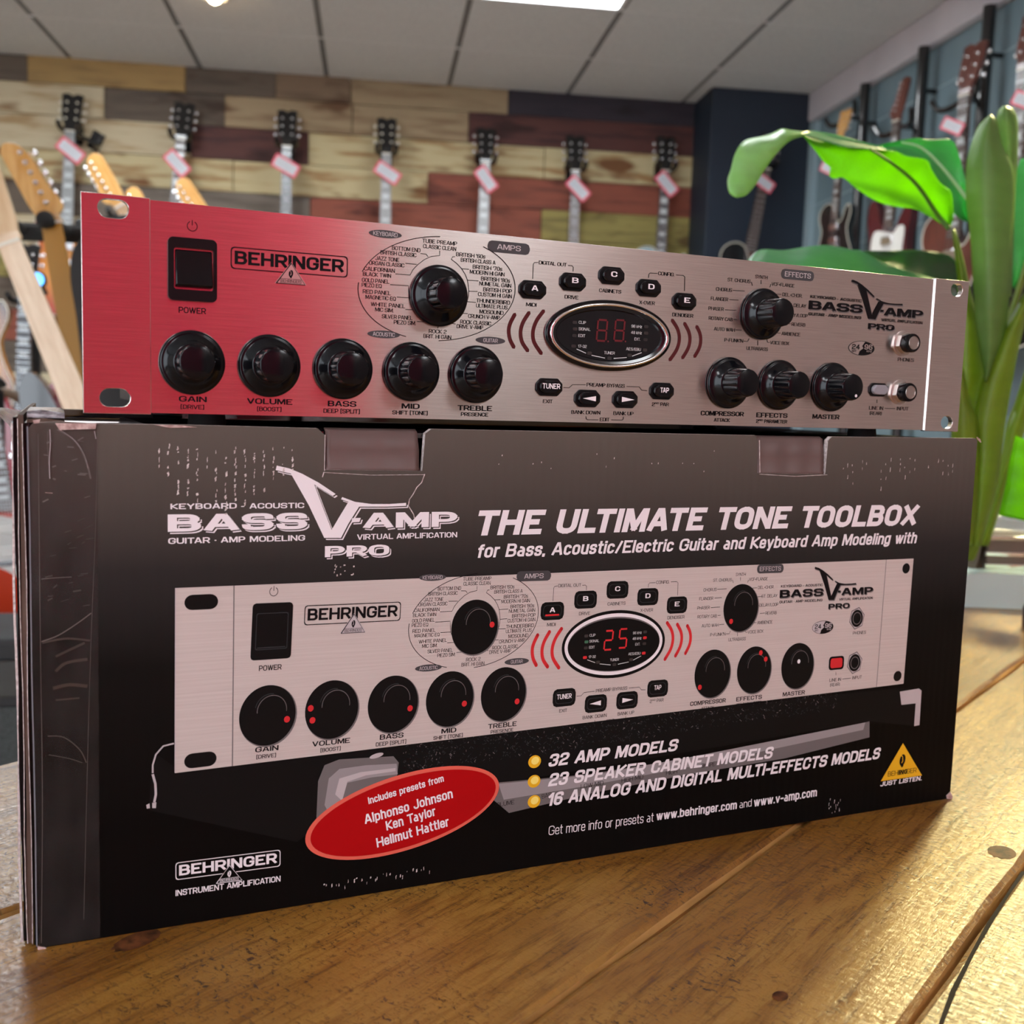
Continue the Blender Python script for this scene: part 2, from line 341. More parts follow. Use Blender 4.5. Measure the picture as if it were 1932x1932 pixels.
def homog(src, dst):
    A = []; b = []
    for (x, y), (u, v) in zip(src, dst):
        A += [[x, y, 1, 0, 0, 0, -u * x, -u * y], [0, 0, 0, x, y, 1, -v * x, -v * y]]; b += [u, v]
    h = np.linalg.solve(np.array(A, float), np.array(b, float))
    def f(x, y):
        w_ = h[6] * x + h[7] * y + 1; return ((h[0] * x + h[1] * y + h[2]) / w_, (h[3] * x + h[4] * y + h[5]) / w_)
    return f

# ------------------------------------------------------------------ the room
CZ = 2.546; YB = 4.93; XR = 2.27; XL = -3.6; YF = -2.4
noise_on(mat('floor_beige', (0.5, 0.45, 0.38), 0.45), (0.46, 0.41, 0.34), (0.60, 0.55, 0.47), (1, 1, 1), 3, 6, 0.3, 0.7)
M['floor'] = bpy.data.materials['floor_beige']
bm = BM(); bx(bm, XL - .1, XR + .5, YF - .1, YB + .2, -0.1, 0); struct(obj('floor', bm, M['floor'], smooth=0))
# ceiling: mineral tiles laid in a dark T-grid, open where the light panels sit
M['tile'] = noise_on(mat('white_ceiling_tile', (0.7, 0.7, 0.7), 0.9), (0.62, 0.62, 0.63), (0.70, 0.70, 0.70), (1, 1, 1), 120, 3, 0.4, 0.6)
M['tbar'] = mat('grey_ceiling_grid', (0.16, 0.16, 0.165), 0.6)
M['tbar_w'] = mat('white_ceiling_grid', (0.72, 0.72, 0.72), 0.5)
TX0, TY0, TS = 0.481, 3.775, 0.597
lights = [(0, 0), (-3, 0), (-3, -1), (0, -3), (-2, -9), (2, -9)]  # front-side panels are unseen, added to light table, carton and red wall
bm = BM()
for i in range(-8, 4):
    for j in range(-12, 3):
        x0 = TX0 + i * TS; y0 = TY0 - TS + j * TS; x1 = x0 + TS; y1 = y0 + TS
        x1 = min(x1, XR); y1 = min(y1, YB); x0 = max(x0, XL); y0 = max(y0, YF)
        if x1 - x0 < .03 or y1 - y0 < .03 or (i, j) in lights: continue
        bx(bm, x0 + .012, x1 - .012, y0 + .002, y1 - .002, CZ, CZ + .02, 0)
for j in range(-12, 3): bx(bm, XL, XR, TY0 + j * TS - .004, TY0 + j * TS + .004, CZ - .001, CZ + .006, 2)
bx(bm, XL - .1, XR + .5, YF - .1, YB + .2, CZ + .12, CZ + .2, 1)
for i in range(-8, 5): bx(bm, TX0 + i * TS - .013, TX0 + i * TS + .013, YF, YB, CZ + .004, CZ + .012, 1)
struct(obj('ceiling', bm, [M['tile'], M['tbar'], M['tbar_w']], smooth=0))
M['diffuser'] = mat('lit_light_panel', (0.9, 0.9, 0.9), 0.5, emit=(0.93, 0.97, 1.0), es=LIGHT_POWER)
M['white_metal'] = mat('white_painted_metal', (0.8, 0.8, 0.8), 0.4)
proto = None
for i, j in lights:
    loc = (TX0 + (i + .5) * TS, TY0 + (j - .5) * TS, CZ)
    lab = 'lit square ceiling light panel above the wooden guitar wall' if (i, j) == (0, 0) else 'lit square ceiling light panel outside the frame, towards %s' % (('the table' if j == -4 else 'the front of the shop') if j < -1 else 'the left of the guitar wall')
    if proto is None:
        proto = thing('ceiling_light', lab, 'light', loc, group='ceiling light panels')
        h = TS / 2 - .002; bm = BM()
        for a in ((-h, h, -h, -h + .02), (-h, h, h - .02, h), (-h, -h + .02, -h, h), (h - .02, h, -h, h)): bx(bm, a[0], a[1], a[2], a[3], -.003, .03)
        obj('frame', bm, M['white_metal'], proto, smooth=0)
        bm = BM(); bx(bm, -h + .02, h - .02, -h + .02, h - .02, .004, .012); obj('diffuser', bm, M['diffuser'], proto, smooth=0)
    else: dup(proto, loc, (0, 0, 0), lab)
M['warm_bulb'] = mat('warm_lit_bulb', (1, .85, .6), 0.4, emit=(1.0, 0.72, 0.38), es=40)
p = onZ(405, -3, CZ - .02)
t = thing('ceiling_spotlight', 'small warm glowing spotlight at the top edge of the ceiling', 'spotlight', (p.x, p.y, CZ))
bm = BM(); lathe(bm, [(.03, -.003), (.05, -.003), (.05, .012), (.034, .02), (.03, .004)], axis='z', c=(0, 0, -.015), seg=24); obj('ring', bm, M['white_metal'], t)
bm = BM(); ball(bm, (0, 0, -.012), .028); obj('bulb', bm, M['warm_bulb'], t)

sl = (1.95, 1.9, CZ)  # unseen lamp added to brighten the plant and right side of the table
t = thing('ceiling_spotlight', 'added ceiling spotlight outside the frame aimed at the plant and the right of the table', 'spotlight', sl)
bm = BM(); lathe(bm, [(.035, .0), (.05, -.004), (.05, -.06), (.042, -.06), (.038, -.01)], axis='z', c=(0, 0, 0), seg=24); obj('ring', bm, M['white_metal'], t)
ld = bpy.data.lights.new('added_spot_lamp', 'SPOT'); ld.energy = ADDED_SPOT_POWER; ld.color = (1.0, .88, .42); ld.spot_size = math.radians(52); ld.spot_blend = .9; ld.shadow_soft_size = .16
lo = bpy.data.objects.new('added_spot_lamp', ld); COL.objects.link(lo); lo.parent = t; lo.location = (0, 0, -.07)
lo.rotation_euler = (Vector((.92, .58, T)) - Vector(sl)).to_track_quat('-Z', 'Y').to_euler()

# back wall of reclaimed planks: every row as measured along the wall
WOOD = {'pine': ((0.54, 0.46, 0.26), (0.32, 0.18, 0.07)), 'pine2': ((0.56, 0.48, 0.32), (0.38, 0.26, 0.13)), 'tan': ((0.36, 0.27, 0.16), (0.24, 0.16, 0.09)),
        'gold': ((0.40, 0.26, 0.10), (0.27, 0.17, 0.07)), 'brown': ((0.13, 0.10, 0.075), (0.09, 0.07, 0.055)), 'umber': ((0.22, 0.15, 0.095), (0.15, 0.10, 0.06)),
        'maroon': ((0.10, 0.035, 0.03), (0.06, 0.022, 0.022)), 'navy': ((0.035, 0.028, 0.04), (0.022, 0.02, 0.03)), 'red': ((0.27, 0.075, 0.045), (0.16, 0.045, 0.03)),
        'olive': ((0.30, 0.25, 0.075), (0.19, 0.155, 0.05)), 'grey': ((0.17, 0.14, 0.115), (0.11, 0.09, 0.07))}
wk = list(WOOD)
for k, (a, b) in WOOD.items():
    m = mat('reclaimed_plank_' + k, a, 0.75); noise_on(m, b, a, (1.6, 1, 14), 2.2, 6, 0.34, 0.52, 0.25, 0.004); M['w_' + k] = m
    # knots
    tc = nd(m, 'ShaderNodeTexCoord'); mp = nd(m, 'ShaderNodeMapping'); mp.inputs['Scale'].default_value = (1.1, 1, 3.2)
    nz = nd(m, 'ShaderNodeTexNoise'); nz.inputs['Scale'].default_value = 3.1; nz.inputs['Detail'].default_value = 2
    rp = nd(m, 'ShaderNodeValToRGB'); rp.color_ramp.elements[0].position = 0.60; rp.color_ramp.elements[1].position = 0.70
    mx = nd(m, 'ShaderNodeMix', data_type='RGBA'); old = BS(m).inputs['Base Color'].links[0].from_socket
    lk(m, tc.outputs['Object'], mp.inputs[0]); lk(m, mp.outputs[0], nz.inputs[0]); lk(m, nz.outputs[0], rp.inputs[0]); lk(m, rp.outputs[0], mx.inputs['Factor'])
    lk(m, old, mx.inputs['A']); mx.inputs['B'].default_value = (b[0] * .55, b[1] * .42, b[2] * .35, 1); lk(m, mx.outputs['Result'], BS(m).inputs['Base Color'])
rows = [(130, [(52, 'brown'), (350, 'gold'), (520, 'brown'), (662, 'umber'), (960, 'tan'), (1400, 'navy')]),
        (180, [(197, 'pine2'), (424, 'brown'), (665, 'tan'), (885, 'tan'), (1400, 'maroon')]),
        (245, [(360, 'pine2'), (582, 'maroon'), (1028, 'pine'), (1400, 'pine')]),
        (305, [(440, 'pine'), (808, 'pine'), (1400, 'red')]),
        (370, [(150, 'brown'), (585, 'grey'), (1022, 'red'), (1400, 'olive')]),
        (440, [(420, 'pine2'), (900, 'red'), (1400, 'olive')]),
        (510, [(130, 'olive'), (500, 'brown'), (1100, 'pine'), (1400, 'umber')]),
        (570, [(90, 'brown'), (700, 'tan'), (1400, 'red')])]
zt = T + 1.646; bm = BM(); edges = [T + 1.79, T + 1.646, T + 1.499, T + 1.344, T + 1.193, T + 1.04, T + .89, T + .74, T + .59]
edges += [edges[-1] - .15 * k for k in range(1, 9)]
for r, (py, cells) in enumerate(rows):
    x = XL
    for ex, k in cells:
        X1 = min(onY(ex, py + 30 * (ex / 1300), YB).x, XR + .3)
        if X1 > x: bx(bm, x + .002, X1 - .002, YB + random.uniform(-.006, .004), YB + .1, edges[r + 1] + .002, min(edges[r] - .002, CZ + .1), wk.index(k))
        x = X1
for r in range(len(rows), 16):
    x = XL
    while x < XR and edges[r] > 0:
        X1 = min(x + random.uniform(.8, 1.7), XR + .3); bx(bm, x + .002, X1 - .002, YB + random.uniform(-.006, .004), YB + .1, max(edges[r + 1] + .002, 0), edges[r] - .002, wk.index(random.choice(wk))); x = X1
bx(bm, XL, XR + .3, YB + .1, YB + .2, 0, CZ + .2, wk.index('brown'))
struct(obj('wall_back', bm, [M['w_' + k] for k in wk], smooth=0))
# navy pier, teal display wall and pale bulkhead on the right
M['navy'] = noise_on(mat('navy_paint', (0.012, 0.022, 0.040), 0.6), (0.011, 0.020, 0.036), (0.014, 0.025, 0.044), (1, 1, 1), 2)
M['teal'] = noise_on(mat('teal_grey_paint', (0.20, 0.29, 0.33), 0.55), (0.17, 0.25, 0.29), (0.22, 0.31, 0.35), (1, 1.5, 1), 2)
M['teal_edge'] = mat('pale_teal_edge', (0.34, 0.45, 0.50), 0.5)
M['bulk'] = noise_on(mat('pale_lilac_paint', (0.62, 0.58, 0.62), 0.7), (0.57, 0.54, 0.58), (0.64, 0.60, 0.64), (1, 1, 1), 4)
xc = onY(1345, 168, 4.64).x
bm = BM(); bx(bm, xc, XR + .02, 4.64, YB, 0, CZ); struct(obj('wall_pier', bm, M['navy'], smooth=0, bevel=.004))
bm = BM(); bx(bm, XR, XR + .1, 2.0, 4.64, 0, CZ, 0)
for k in range(9): bx(bm, XR - .004, XR, 2.0, 4.63, .25 + k * .25, .256 + k * .25, 1)
bx(bm, XR - .03, XR, 4.585, 4.64, 0, CZ - .14, 1)
struct(obj('wall_right', bm, [M['teal'], M['teal_edge']], smooth=0))
bm = BM(); bx(bm, XR - .045, XR, 2.0, 4.64, CZ - .135, CZ); struct(obj('trim_1', bm, M['bulk'], smooth=0, bevel=.01))
M['wall_white'] = mat('warm_white_wall', (0.56, 0.50, 0.45), 0.8); M['red_reflector'] = noise_on(mat('red_reflector_paint', (0.80, 0.016, 0.075), 0.55), (0.78, 0.014, 0.070), (0.84, 0.018, 0.085), (1, 1, 1), 3)
bm = BM(); M['wall_warm'] = mat('warm_grey_wall', (0.36, 0.30, 0.275), 0.8); bx(bm, XR, XR + .1, YF, 2.0, 0, CZ, 0); struct(obj('wall_right_front', bm, [M['wall_warm']], smooth=0))
bm = BM(); bx(bm, XL - .1, XL, YF, YB, 0, CZ); struct(obj('wall_left', bm, M['wall_white'], smooth=0))
WX0, WX1, WZ0, WZ1 = -3.3, -.62, .45, 2.3  # unseen window opening, added to light the carton front
bm = BM(); bx(bm, XL, WX0, YF - .1, YF, 0, CZ, 0); bx(bm, WX1, -.45, YF - .1, YF, 0, CZ, 0); bx(bm, WX0, WX1, YF - .1, YF, 0, WZ0, 0); bx(bm, WX0, WX1, YF - .1, YF, WZ1, CZ, 0); bx(bm, -.45, 1.72, YF - .1, YF, 0, CZ, 1); bx(bm, 1.72, XR, YF - .1, YF, 0, CZ, 2)  # unseen red section added to redden the face plate's reflection
struct(obj('wall_front', bm, [M['wall_white'], M['red_reflector'], M['wall_warm']], smooth=0))

m = mat('added_window_glass', (1, 1, 1), .0); nt = m.node_tree; tr = nd(m, 'ShaderNodeBsdfTransparent'); gl = nd(m, 'ShaderNodeBsdfGlossy'); gl.inputs['Roughness'].default_value = .02; mx = nd(m, 'ShaderNodeMixShader'); mx.inputs[0].default_value = .06
lk(m, tr.outputs[0], mx.inputs[1]); lk(m, gl.outputs[0], mx.inputs[2]); lk(m, mx.outputs[0], nt.nodes['Material Output'].inputs['Surface'])
win = struct(obj('added_window_1', (lambda b: (bx(b, WX0, WX1, YF - .055, YF - .05, WZ0, WZ1), b)[1])(BM()), m, smooth=0))
bm = BM()
for x in (WX0, (WX0 + WX1) / 2, WX1): bx(bm, x - .03, x + .03, YF - .08, YF - .02, WZ0, WZ1)
for z in (WZ0, WZ1): bx(bm, WX0, WX1, YF - .08, YF - .02, z - .03, z + .03)
obj('added_window_frame', bm, M['bulk'], win, smooth=0)

# ------------------------------------------------------------------ the plank table
TA = math.radians(43.9); Rt = Matrix.Rotation(TA, 3, 'Z')
def tabl(px, py): p = Rt.transposed() @ onZ(px, py, T); return p.x, p.y
table = thing('table', 'varnished rustic plank table under the black carton', 'table', (0, 0, 0), (0, 0, TA))
m = mat('varnished_pine', (0.3, 0.15, 0.05), 0.25, coat=0.55, coat_rough=0.2); M['wood'] = m
tc = nd(m, 'ShaderNodeTexCoord')
def tex(scale, ns, det, rough=.6, dist=0.0):
    mp = nd(m, 'ShaderNodeMapping'); mp.inputs['Scale'].default_value = scale; nz = nd(m, 'ShaderNodeTexNoise')
    nz.inputs['Scale'].default_value = ns; nz.inputs['Detail'].default_value = det; nz.inputs['Roughness'].default_value = rough; nz.inputs['Distortion'].default_value = dist
    lk(m, tc.outputs['Object'], mp.inputs[0]); lk(m, mp.outputs[0], nz.inputs[0]); return nz.outputs[0]
def ramp(src, els):
    r = nd(m, 'ShaderNodeValToRGB'); e = r.color_ramp.elements
    e[0].position, e[0].color = els[0][0], (*els[0][1], 1); e[1].position, e[1].color = els[-1][0], (*els[-1][1], 1)
    for p_, c_ in els[1:-1]: q = e.new(p_); q.color = (*c_, 1)
    lk(m, src, r.inputs[0]); return r.outputs[0]
def mixc(a, b, f, mode='MIX'):
    x = nd(m, 'ShaderNodeMix', data_type='RGBA', blend_type=mode); lk(m, a, x.inputs['A']); lk(m, b, x.inputs['B'])
    if isinstance(f, float): x.inputs['Factor'].default_value = f
    else: lk(m, f, x.inputs['Factor'])
    return x.outputs['Result']
big = tex((2.2, 9, 1), 1.6, 5, .55, .6); fine = tex((14, 130, 1), 2.0, 6, .7, .3); saw = tex((75, 45, 1), 5.0, 5, .75, .8); spot = tex((7, 13, 1), 1.3, 3, .6, 0.4)
c = ramp(big, [(.28, (0.20, 0.080, 0.013)), (.45, (0.32, 0.145, 0.024)), (.58, (0.45, 0.235, 0.044)), (.75, (0.24, 0.100, 0.016))])
c = mixc(c, ramp(fine, [(.30, (0.40, 0.30, 0.24)), (.52, (1, 1, 1)), (.8, (1.0, .96, .9))]), 0.85, 'MULTIPLY')
dark = ramp(saw, [(.35, (1, 1, 1)), (.47, (0, 0, 0)), (.99, (0, 0, 0))])
pm = ramp(spot, [(.38, (0, 0, 0)), (.58, (1, 1, 1)), (.99, (1, 1, 1))])
dk = mixc(dark, pm, 1.0, 'MULTIPLY')
bk = nd(m, 'ShaderNodeRGB'); bk.outputs[0].default_value = (0.060, 0.026, 0.010, 1)
c = mixc(c, bk.outputs[0], dk)
lk(m, c, BS(m).inputs['Base Color'])
ad = nd(m, 'ShaderNodeMath', operation='ADD'); lk(m, fine, ad.inputs[0]); lk(m, saw, ad.inputs[1])
bp = nd(m, 'ShaderNodeBump'); bp.inputs['Strength'].default_value = 0.6; bp.inputs['Distance'].default_value = 0.0012
lk(m, ad.outputs[0], bp.inputs['Height']); lk(m, bp.outputs[0], BS(m).inputs['Normal']); bp2 = nd(m, 'ShaderNodeBump'); bp2.inputs['Strength'].default_value = 0.22; bp2.inputs['Distance'].default_value = 0.001; lk(m, ad.outputs[0], bp2.inputs['Height']); lk(m, bp2.outputs[0], BS(m).inputs['Coat Normal'])
M['groove'] = noise_on(mat('bare_plank_edge', (0.42, 0.22, 0.06), 0.5), (0.30, 0.15, 0.04), (0.55, 0.30, 0.09), (8, 60, 1), 3)
M['dark_gap'] = mat('dark_gap', (0.015, 0.008, 0.004), 0.9)
n0 = tabl(20, 1435)[1]; n1 = tabl(30, 1716)[1]; n2 = (tabl(980, 1932)[1] + tabl(1500, 1560)[1]) / 2; n3 = (tabl(1720, 1932)[1] + tabl(1932, 1625)[1]) / 2
S0, S1 = -.75, 1.95
ys = [n3 - .45, n3 - .22, n3, n2, n1, n0]
bm = BM(); rnd = random.Random(3)
for a, b in zip(ys, ys[1:]):
    g = .0022; segs = 60; rows_ = []
    # each plank: top with worn rounded long edges that wander a little
    prof = [(0, -.045), (0, -.004), (.0009, -.0016), (.0036, 0)]
    full = [(a + g / 2 + u, v) for u, v in prof] + [(b - g / 2 - u, v) for u, v in reversed(prof)]
    ja = [rnd.uniform(-.0012, .0012) for _ in range(segs + 1)]; jb = [rnd.uniform(-.0012, .0012) for _ in range(segs + 1)]
    for i in range(segs + 1):
        s = S0 + (S1 - S0) * i / segs
        rows_.append([bm.verts.new((s, y + (ja[i] if q < 4 else jb[i]) * (1 if q in (2, 3, 4, 5) else 0), T + z)) for q, (y, z) in enumerate(full)])
    for r0, r1 in zip(rows_, rows_[1:]):
        for q in range(7): bm.faces.new((r0[q], r0[q + 1], r1[q + 1], r1[q])).material_index = 1 if q in (0, 1, 5, 6) else 0
        bm.faces.new((r0[7], r0[0], r1[0], r1[7])).material_index = 1
    bm.faces.new(rows_[0]).material_index = 1; bm.faces.new(list(reversed(rows_[-1]))).material_index = 1
obj('tabletop', bm, [M['wood'], M['groove']], table, smooth=25)
bm = BM(); bx(bm, S0 + .01, S1 - .01, ys[0] + .01, ys[-1] - .012, T - .06, T - .0452); obj('underboard', bm, M['dark_gap'], table, smooth=0)
# open crack along the right-hand plank
bm = BM(); ck = [tabl(*q) for q in ((1775, 1932), (1800, 1870), (1834, 1800), (1868, 1742), (1900, 1690), (1932, 1645))]
L = [bm.verts.new((x - .0008, y + .0006 * (1 + i % 2), T + .00025)) for i, (x, y) in enumerate(ck)]; R_ = [bm.verts.new((x + .0008, y - .0008, T + .00025)) for x, y in ck]
for i in range(len(ck) - 1): bm.faces.new((L[i], L[i + 1], R_[i + 1], R_[i]))
obj('crack', bm, M['dark_gap'], table, smooth=0)
# knots
M['knot'] = noise_on(mat('dark_wood_knot', (0.10, 0.035, 0.012), 0.6, spec=.2), (0.035, 0.014, 0.006), (0.17, 0.06, 0.02), (90, 90, 1), 2)
for (kx, ky), ra, rb in (((258, 1775), .011, .006), ((1890, 1608), .009, .007), ((1472, 1880), .004, .003)):
    bm = BM(); x, y = tabl(kx, ky); bm.faces.new([bm.verts.new((x + ra * math.cos(q * PI / 12) * (1 + .1 * math.sin(q * 3)), y + rb * math.sin(q * PI / 12), T + .0002)) for q in range(24)]); obj('knot', bm, M['knot'], table, smooth=0)
M['leg'] = mat('dark_stained_leg', (0.06, 0.035, 0.02), 0.5)
for s in (S0 + .12, S1 - .12):
    for y in (ys[0] + .1, ys[-1] - .1):
        bm = BM(); bx(bm, s - .04, s + .04, y - .04, y + .04, 0, T - .06); obj('leg', bm, M['leg'], table, smooth=0, bevel=.004)

# ------------------------------------------------------------------ print layout of the face plate (used on the unit and on the carton's picture)
Z1 = lambda x, y: (130 + .295 * x, 340 + .295 * y)
Z2 = lambda x, y: (640 + .2174 * x, 400 + .2174 * y)
Z3 = lambda x, y: (930 + .2174 * x, 460 + .2174 * y)
Z4 = lambda x, y: (1300 + .2847 * x, 480 + .2847 * y)
LOGO = Art(None); LG = lambda x, y: bxp(300 + .31056 * x, 800 + .31056 * y)
VPOLY = [(715, 258), (790, 275), (870, 308), (970, 362), (1072, 430), (1055, 442), (985, 400), (942, 372), (998, 520), (1048, 648), (1100, 560), (1150, 478), (1105, 462), (1112, 449), (1190, 478), (1290, 491), (1400, 491), (1500, 484), (1500, 502), (1380, 507), (1215, 507), (1150, 610), (1105, 697), (1003, 697), (910, 500), (800, 306), (708, 285)]
def logo(mp, art, main, soft, small, lay=1):
    """mp: zoom coordinates -> millimetres"""
    kx = abs(mp(1000, 600)[0] - mp(900, 600)[0]) / 100; kz = abs(mp(900, 500)[1] - mp(900, 600)[1]) / 100
    big = [('BASS', 488, 600, 800, 100, .045), ('AMP', 1530, 587, 620, 96, .045), ('PRO', 1205, 775, 405, 68, .045)]
    for lay_, col, dx, dz in ((lay, soft, 1.1, -1.1), (lay + 1, 'gap', .55, -.55), (lay + 2, main, 0, 0)):
        if col is None: continue
        k = mp(1000, 600)[0] * 0 + (abs(mp(1845, 600)[0] - mp(88, 600)[0]) / 152.0)
        art.poly([(mp(*p)[0] + dx * k, mp(*p)[1] + dz * k) for p in VPOLY], col, lay_, mm=True)
        for s, x, y, wz, hz, b in big:
            c = mp(x, y); art.text(s, 0, 0, wz * kx, hz * kz, col, lay_, bold=b, mmc=c, off=(dx * k, dz * k))
        q = [mp(1172, 577), mp(1225, 575), mp(1217, 600), mp(1168, 603)]; art.poly([(a + dx * k, b + dz * k) for a, b in q], col, lay_, mm=True)
    for s, x, y, wz, hz in (('KEYBOARD', 273, 504, 370, 32), ('•', 508, 504, 18, 30), ('ACOUSTIC', 717, 501, 323, 32), ('GUITAR • AMP MODELING', 482, 706, 785, 34), ('VIRTUAL AMPLIFICATION', 1512, 684, 655, 34)):
        art.text(s, 0, 0, wz * kx, hz * kz, small, lay + 2, bold=.03, mmc=mp(x, y))
PA = Art(pan)      # things printed on the plate
def T1(z, s, x, y, wz, hz, col='ink', bold=.012, k=None, lay=1):
    k = k or {Z1: .295, Z2: .2174, Z3: .2174, Z4: .2847}[z]; PA.text(s, *z(x, y), wz * k, hz * k, col, lay, bold)
def L1(z, pts, wmm=.28): PA.line([z(*p) for p in pts], wmm)
# power symbol and maker's badge
c = pan(*Z1(789, 294)); PA.line([(c[0] + 2 * math.sin(t), c[1] + 2 * math.cos(t)) for t in np.linspace(.5, 2 * PI - .5, 26)], .3, mm=True); PA.line([(c[0], c[1] + .3), (c[0], c[1] + 2.5)], .3, mm=True)
T1(Z1, 'POWER', 790, 833, 175, 38, bold=.025)
def badge(art, x0, x1, zt_, zb, ink, lay=1, paper=None):
    W_ = x1 - x0; H_ = zt_ - zb; cx, cz = (x0 + x1) / 2, (zt_ + zb) / 2
    art.rrect((cx, cz), W_, H_, H_ * .14, ink, lay, ring=H_ * .045)
    art.text('BEHRINGER', 0, 0, W_ * .935, H_ * .60, ink, lay, bold=.04, mmc=(cx, cz + H_ * .03))
    a, b, c_ = (cx + W_ * .005, zb + H_ * .46), (cx - W_ * .12, zb - H_ * .50), (cx + W_ * .125, zb - H_ * .50)
    if paper: art.poly([(a[0], a[1] + H_ * .05), (b[0] - W_ * .012, b[1]), (c_[0] + W_ * .012, c_[1])], paper, lay + 1, mm=True)
    art.line([a, b, c_, a, b], H_ * .05, ink, lay + 2, mm=True)
    ear(art, (cx + W_ * .003, zb - H_ * .02), H_ * .17, ink, lay + 2, paper)
    art.text('BEHRINGER', 0, 0, W_ * .165, H_ * .13, ink, lay + 2, bold=.01, mmc=(cx + W_ * .002, zb - H_ * .36))
    art.rrect((cx + W_ * .002, zb - H_ * .36), W_ * .18, H_ * .2, H_ * .02, ink, lay + 2, ring=H_ * .015)
def ear(art, c, r, ink, lay, paper):
    art.disc(c, r * .62, r, ink, lay, n=24, rot=-.15); art.disc((c[0], c[1] - r * .75), r * .3, r * .5, ink, lay, n=16)
    if paper:
        art.line([(c[0] - r * .3 + r * .34 * math.cos(t), c[1] + r * .15 + r * .62 * math.sin(t)) for t in np.linspace(2.4, -1.3, 14)], r * .13, paper, lay + 1, mm=True)
        art.line([(c[0] - r * .05, c[1] + r * .3), (c[0] + r * .1, c[1] - r * .1), (c[0] - r * .1, c[1] - r * .5)], r * .13, paper, lay + 1, mm=True)
a = pan(*Z1(1035, 495)); b = pan(*Z1(1783, 556)); zz = (a[1] + b[1]) / 2; hh = abs(pan(*Z1(1035, 425))[1] - pan(*Z1(1035, 567))[1])
badge(PA, a[0], b[0], zz + hh / 2, zz - hh / 2, 'ink', 1, 'plate')
for s, x, y, wz, hz in (('GAIN', 793, 1400, 178, 35), ('VOLUME', 1285, 1415, 290, 35), ('BASS', 1748, 1430, 182, 35)): T1(Z1, s, x, y, wz, hz, bold=.03)
for s, x, y, wz in (('[DRIVE]', 790, 1450, 150), ('[BOOST]', 1282, 1464, 155), ('DEEP [SPLIT]', 1745, 1477, 232)): T1(Z1, s, x, y, wz, 27, bold=.022)
T1(Z2, 'MID', 620, 1685, 155, 44, bold=.03); T1(Z2, 'SHIFT [TONE]', 615, 1742, 305, 34, bold=.022); T1(Z2, 'TREBLE', 1178, 1702, 297, 44, bold=.03); T1(Z2, 'PRESENCE', 1175, 1757, 235, 32, bold=.022)
# amp selector dial
for s, x, y, wz in (('TUBE PREAMP', 873, 262, 300), ('CLASSIC CLEAN', 872, 308, 285), ('BOTTOM END', 582, 322, 245), ('BRITISH CLASSIC', 515, 362, 310), ('JAZZ TONE', 418, 408, 205), ('ORGAN CLASSIC', 413, 452, 305),
                    ('CALIFORNIAN', 350, 500, 265), ('BLACK TWIN', 328, 545, 243), ('GOLD PANEL', 317, 597, 237), ('PIEZO EQ', 282, 637, 172), ('RED PANEL', 327, 697, 242), ('MAGNETIC EQ', 360, 745, 262),
                    ('WHITE PANEL', 424, 808, 297), ('MIC SIM.', 392, 850, 160), ('SILVER PANEL', 504, 912, 265), ('PIEZO SIM.', 570, 960, 190), ('ROCK 2', 855, 1037, 152), ('BRIT. HI GAIN', 852, 1082, 240),
                    ("BRITISH '60s", 1142, 377, 252), ('BRITISH CLASS A', 1207, 427, 300), ("BRITISH '70s", 1287, 485, 255), ('MODERN HI GAIN', 1285, 530, 300), ("BRITISH '80s", 1357, 587, 250), ('NUMETAL GAIN', 1355, 630, 275),
                    ('BRITISH POP', 1375, 680, 248), ('CUSTOM HI GAIN', 1352, 722, 292), ('THUNDERBIRD', 1337, 777, 292), ('ULTIMATE PLUS', 1325, 820, 270), ('MOSOUND', 1322, 870, 208), ('CRUNCH V-AMP', 1257, 910, 272),
                    ('ROCK CLASSIC', 1185, 960, 267), ('DRIVE V-AMP', 1135, 997, 228)): T1(Z2, s, x, y, wz, 34, bold=.008)
for a0, a1 in ((161, 87.5), (173, 247), (271.5, 413.5)): L1(Z2, [(845 + 682 * math.cos(math.radians(t)), 665 - 452 * math.sin(math.radians(t))) for t in np.linspace(a0, a1, 30)], .32)
for pts in (((872, 335), (872, 378), (800, 385), (740, 412), (680, 458), (640, 500), (615, 547), (488, 537)), ((705, 360), (755, 367), (770, 388)), ((575, 445), (672, 455)), ((443, 630), (600, 640), (602, 690), (608, 745), (628, 795), (662, 850), (705, 893), (755, 922), (748, 955), (675, 950)),
            ((500, 738), (608, 745)), ((575, 845), (662, 850)), ((856, 1010), (858, 948), (910, 942), (957, 932), (1010, 910), (1055, 870), (1090, 820), (1110, 778), (1121, 730), (1124, 687), (1120, 640), (1112, 590), (1092, 540), (1062, 492), (1020, 447), (972, 410), (985, 388), (1005, 388)),
            ((1125, 497), (1062, 492)), ((1208, 598), (1112, 592)), ((1200, 690), (1122, 687)), ((1187, 785), (1110, 778)), ((1115, 882), (1050, 878)), ((1010, 972), (970, 965), (957, 940))): L1(Z2, pts, .26)
def pill(z, x, y, wz, hz, s, tw, th, oval):
    px, py = z(x, y); k = {Z2: .2174, Z4: .2847}[z]; sx, sy = local_scale(pan, px, py); c_ = pan(px, py); W_, H_ = wz * k * sx, hz * k * sy
    if oval: PA.disc(c_, W_ / 2, H_ / 2, 'ink_soft', 1, n=36)
    else: PA.rrect(c_, W_, H_, H_ * .4, 'ink_soft', 1)
    T1(z, s, x, y, tw, th, 'silver_ink', .015, lay=2)
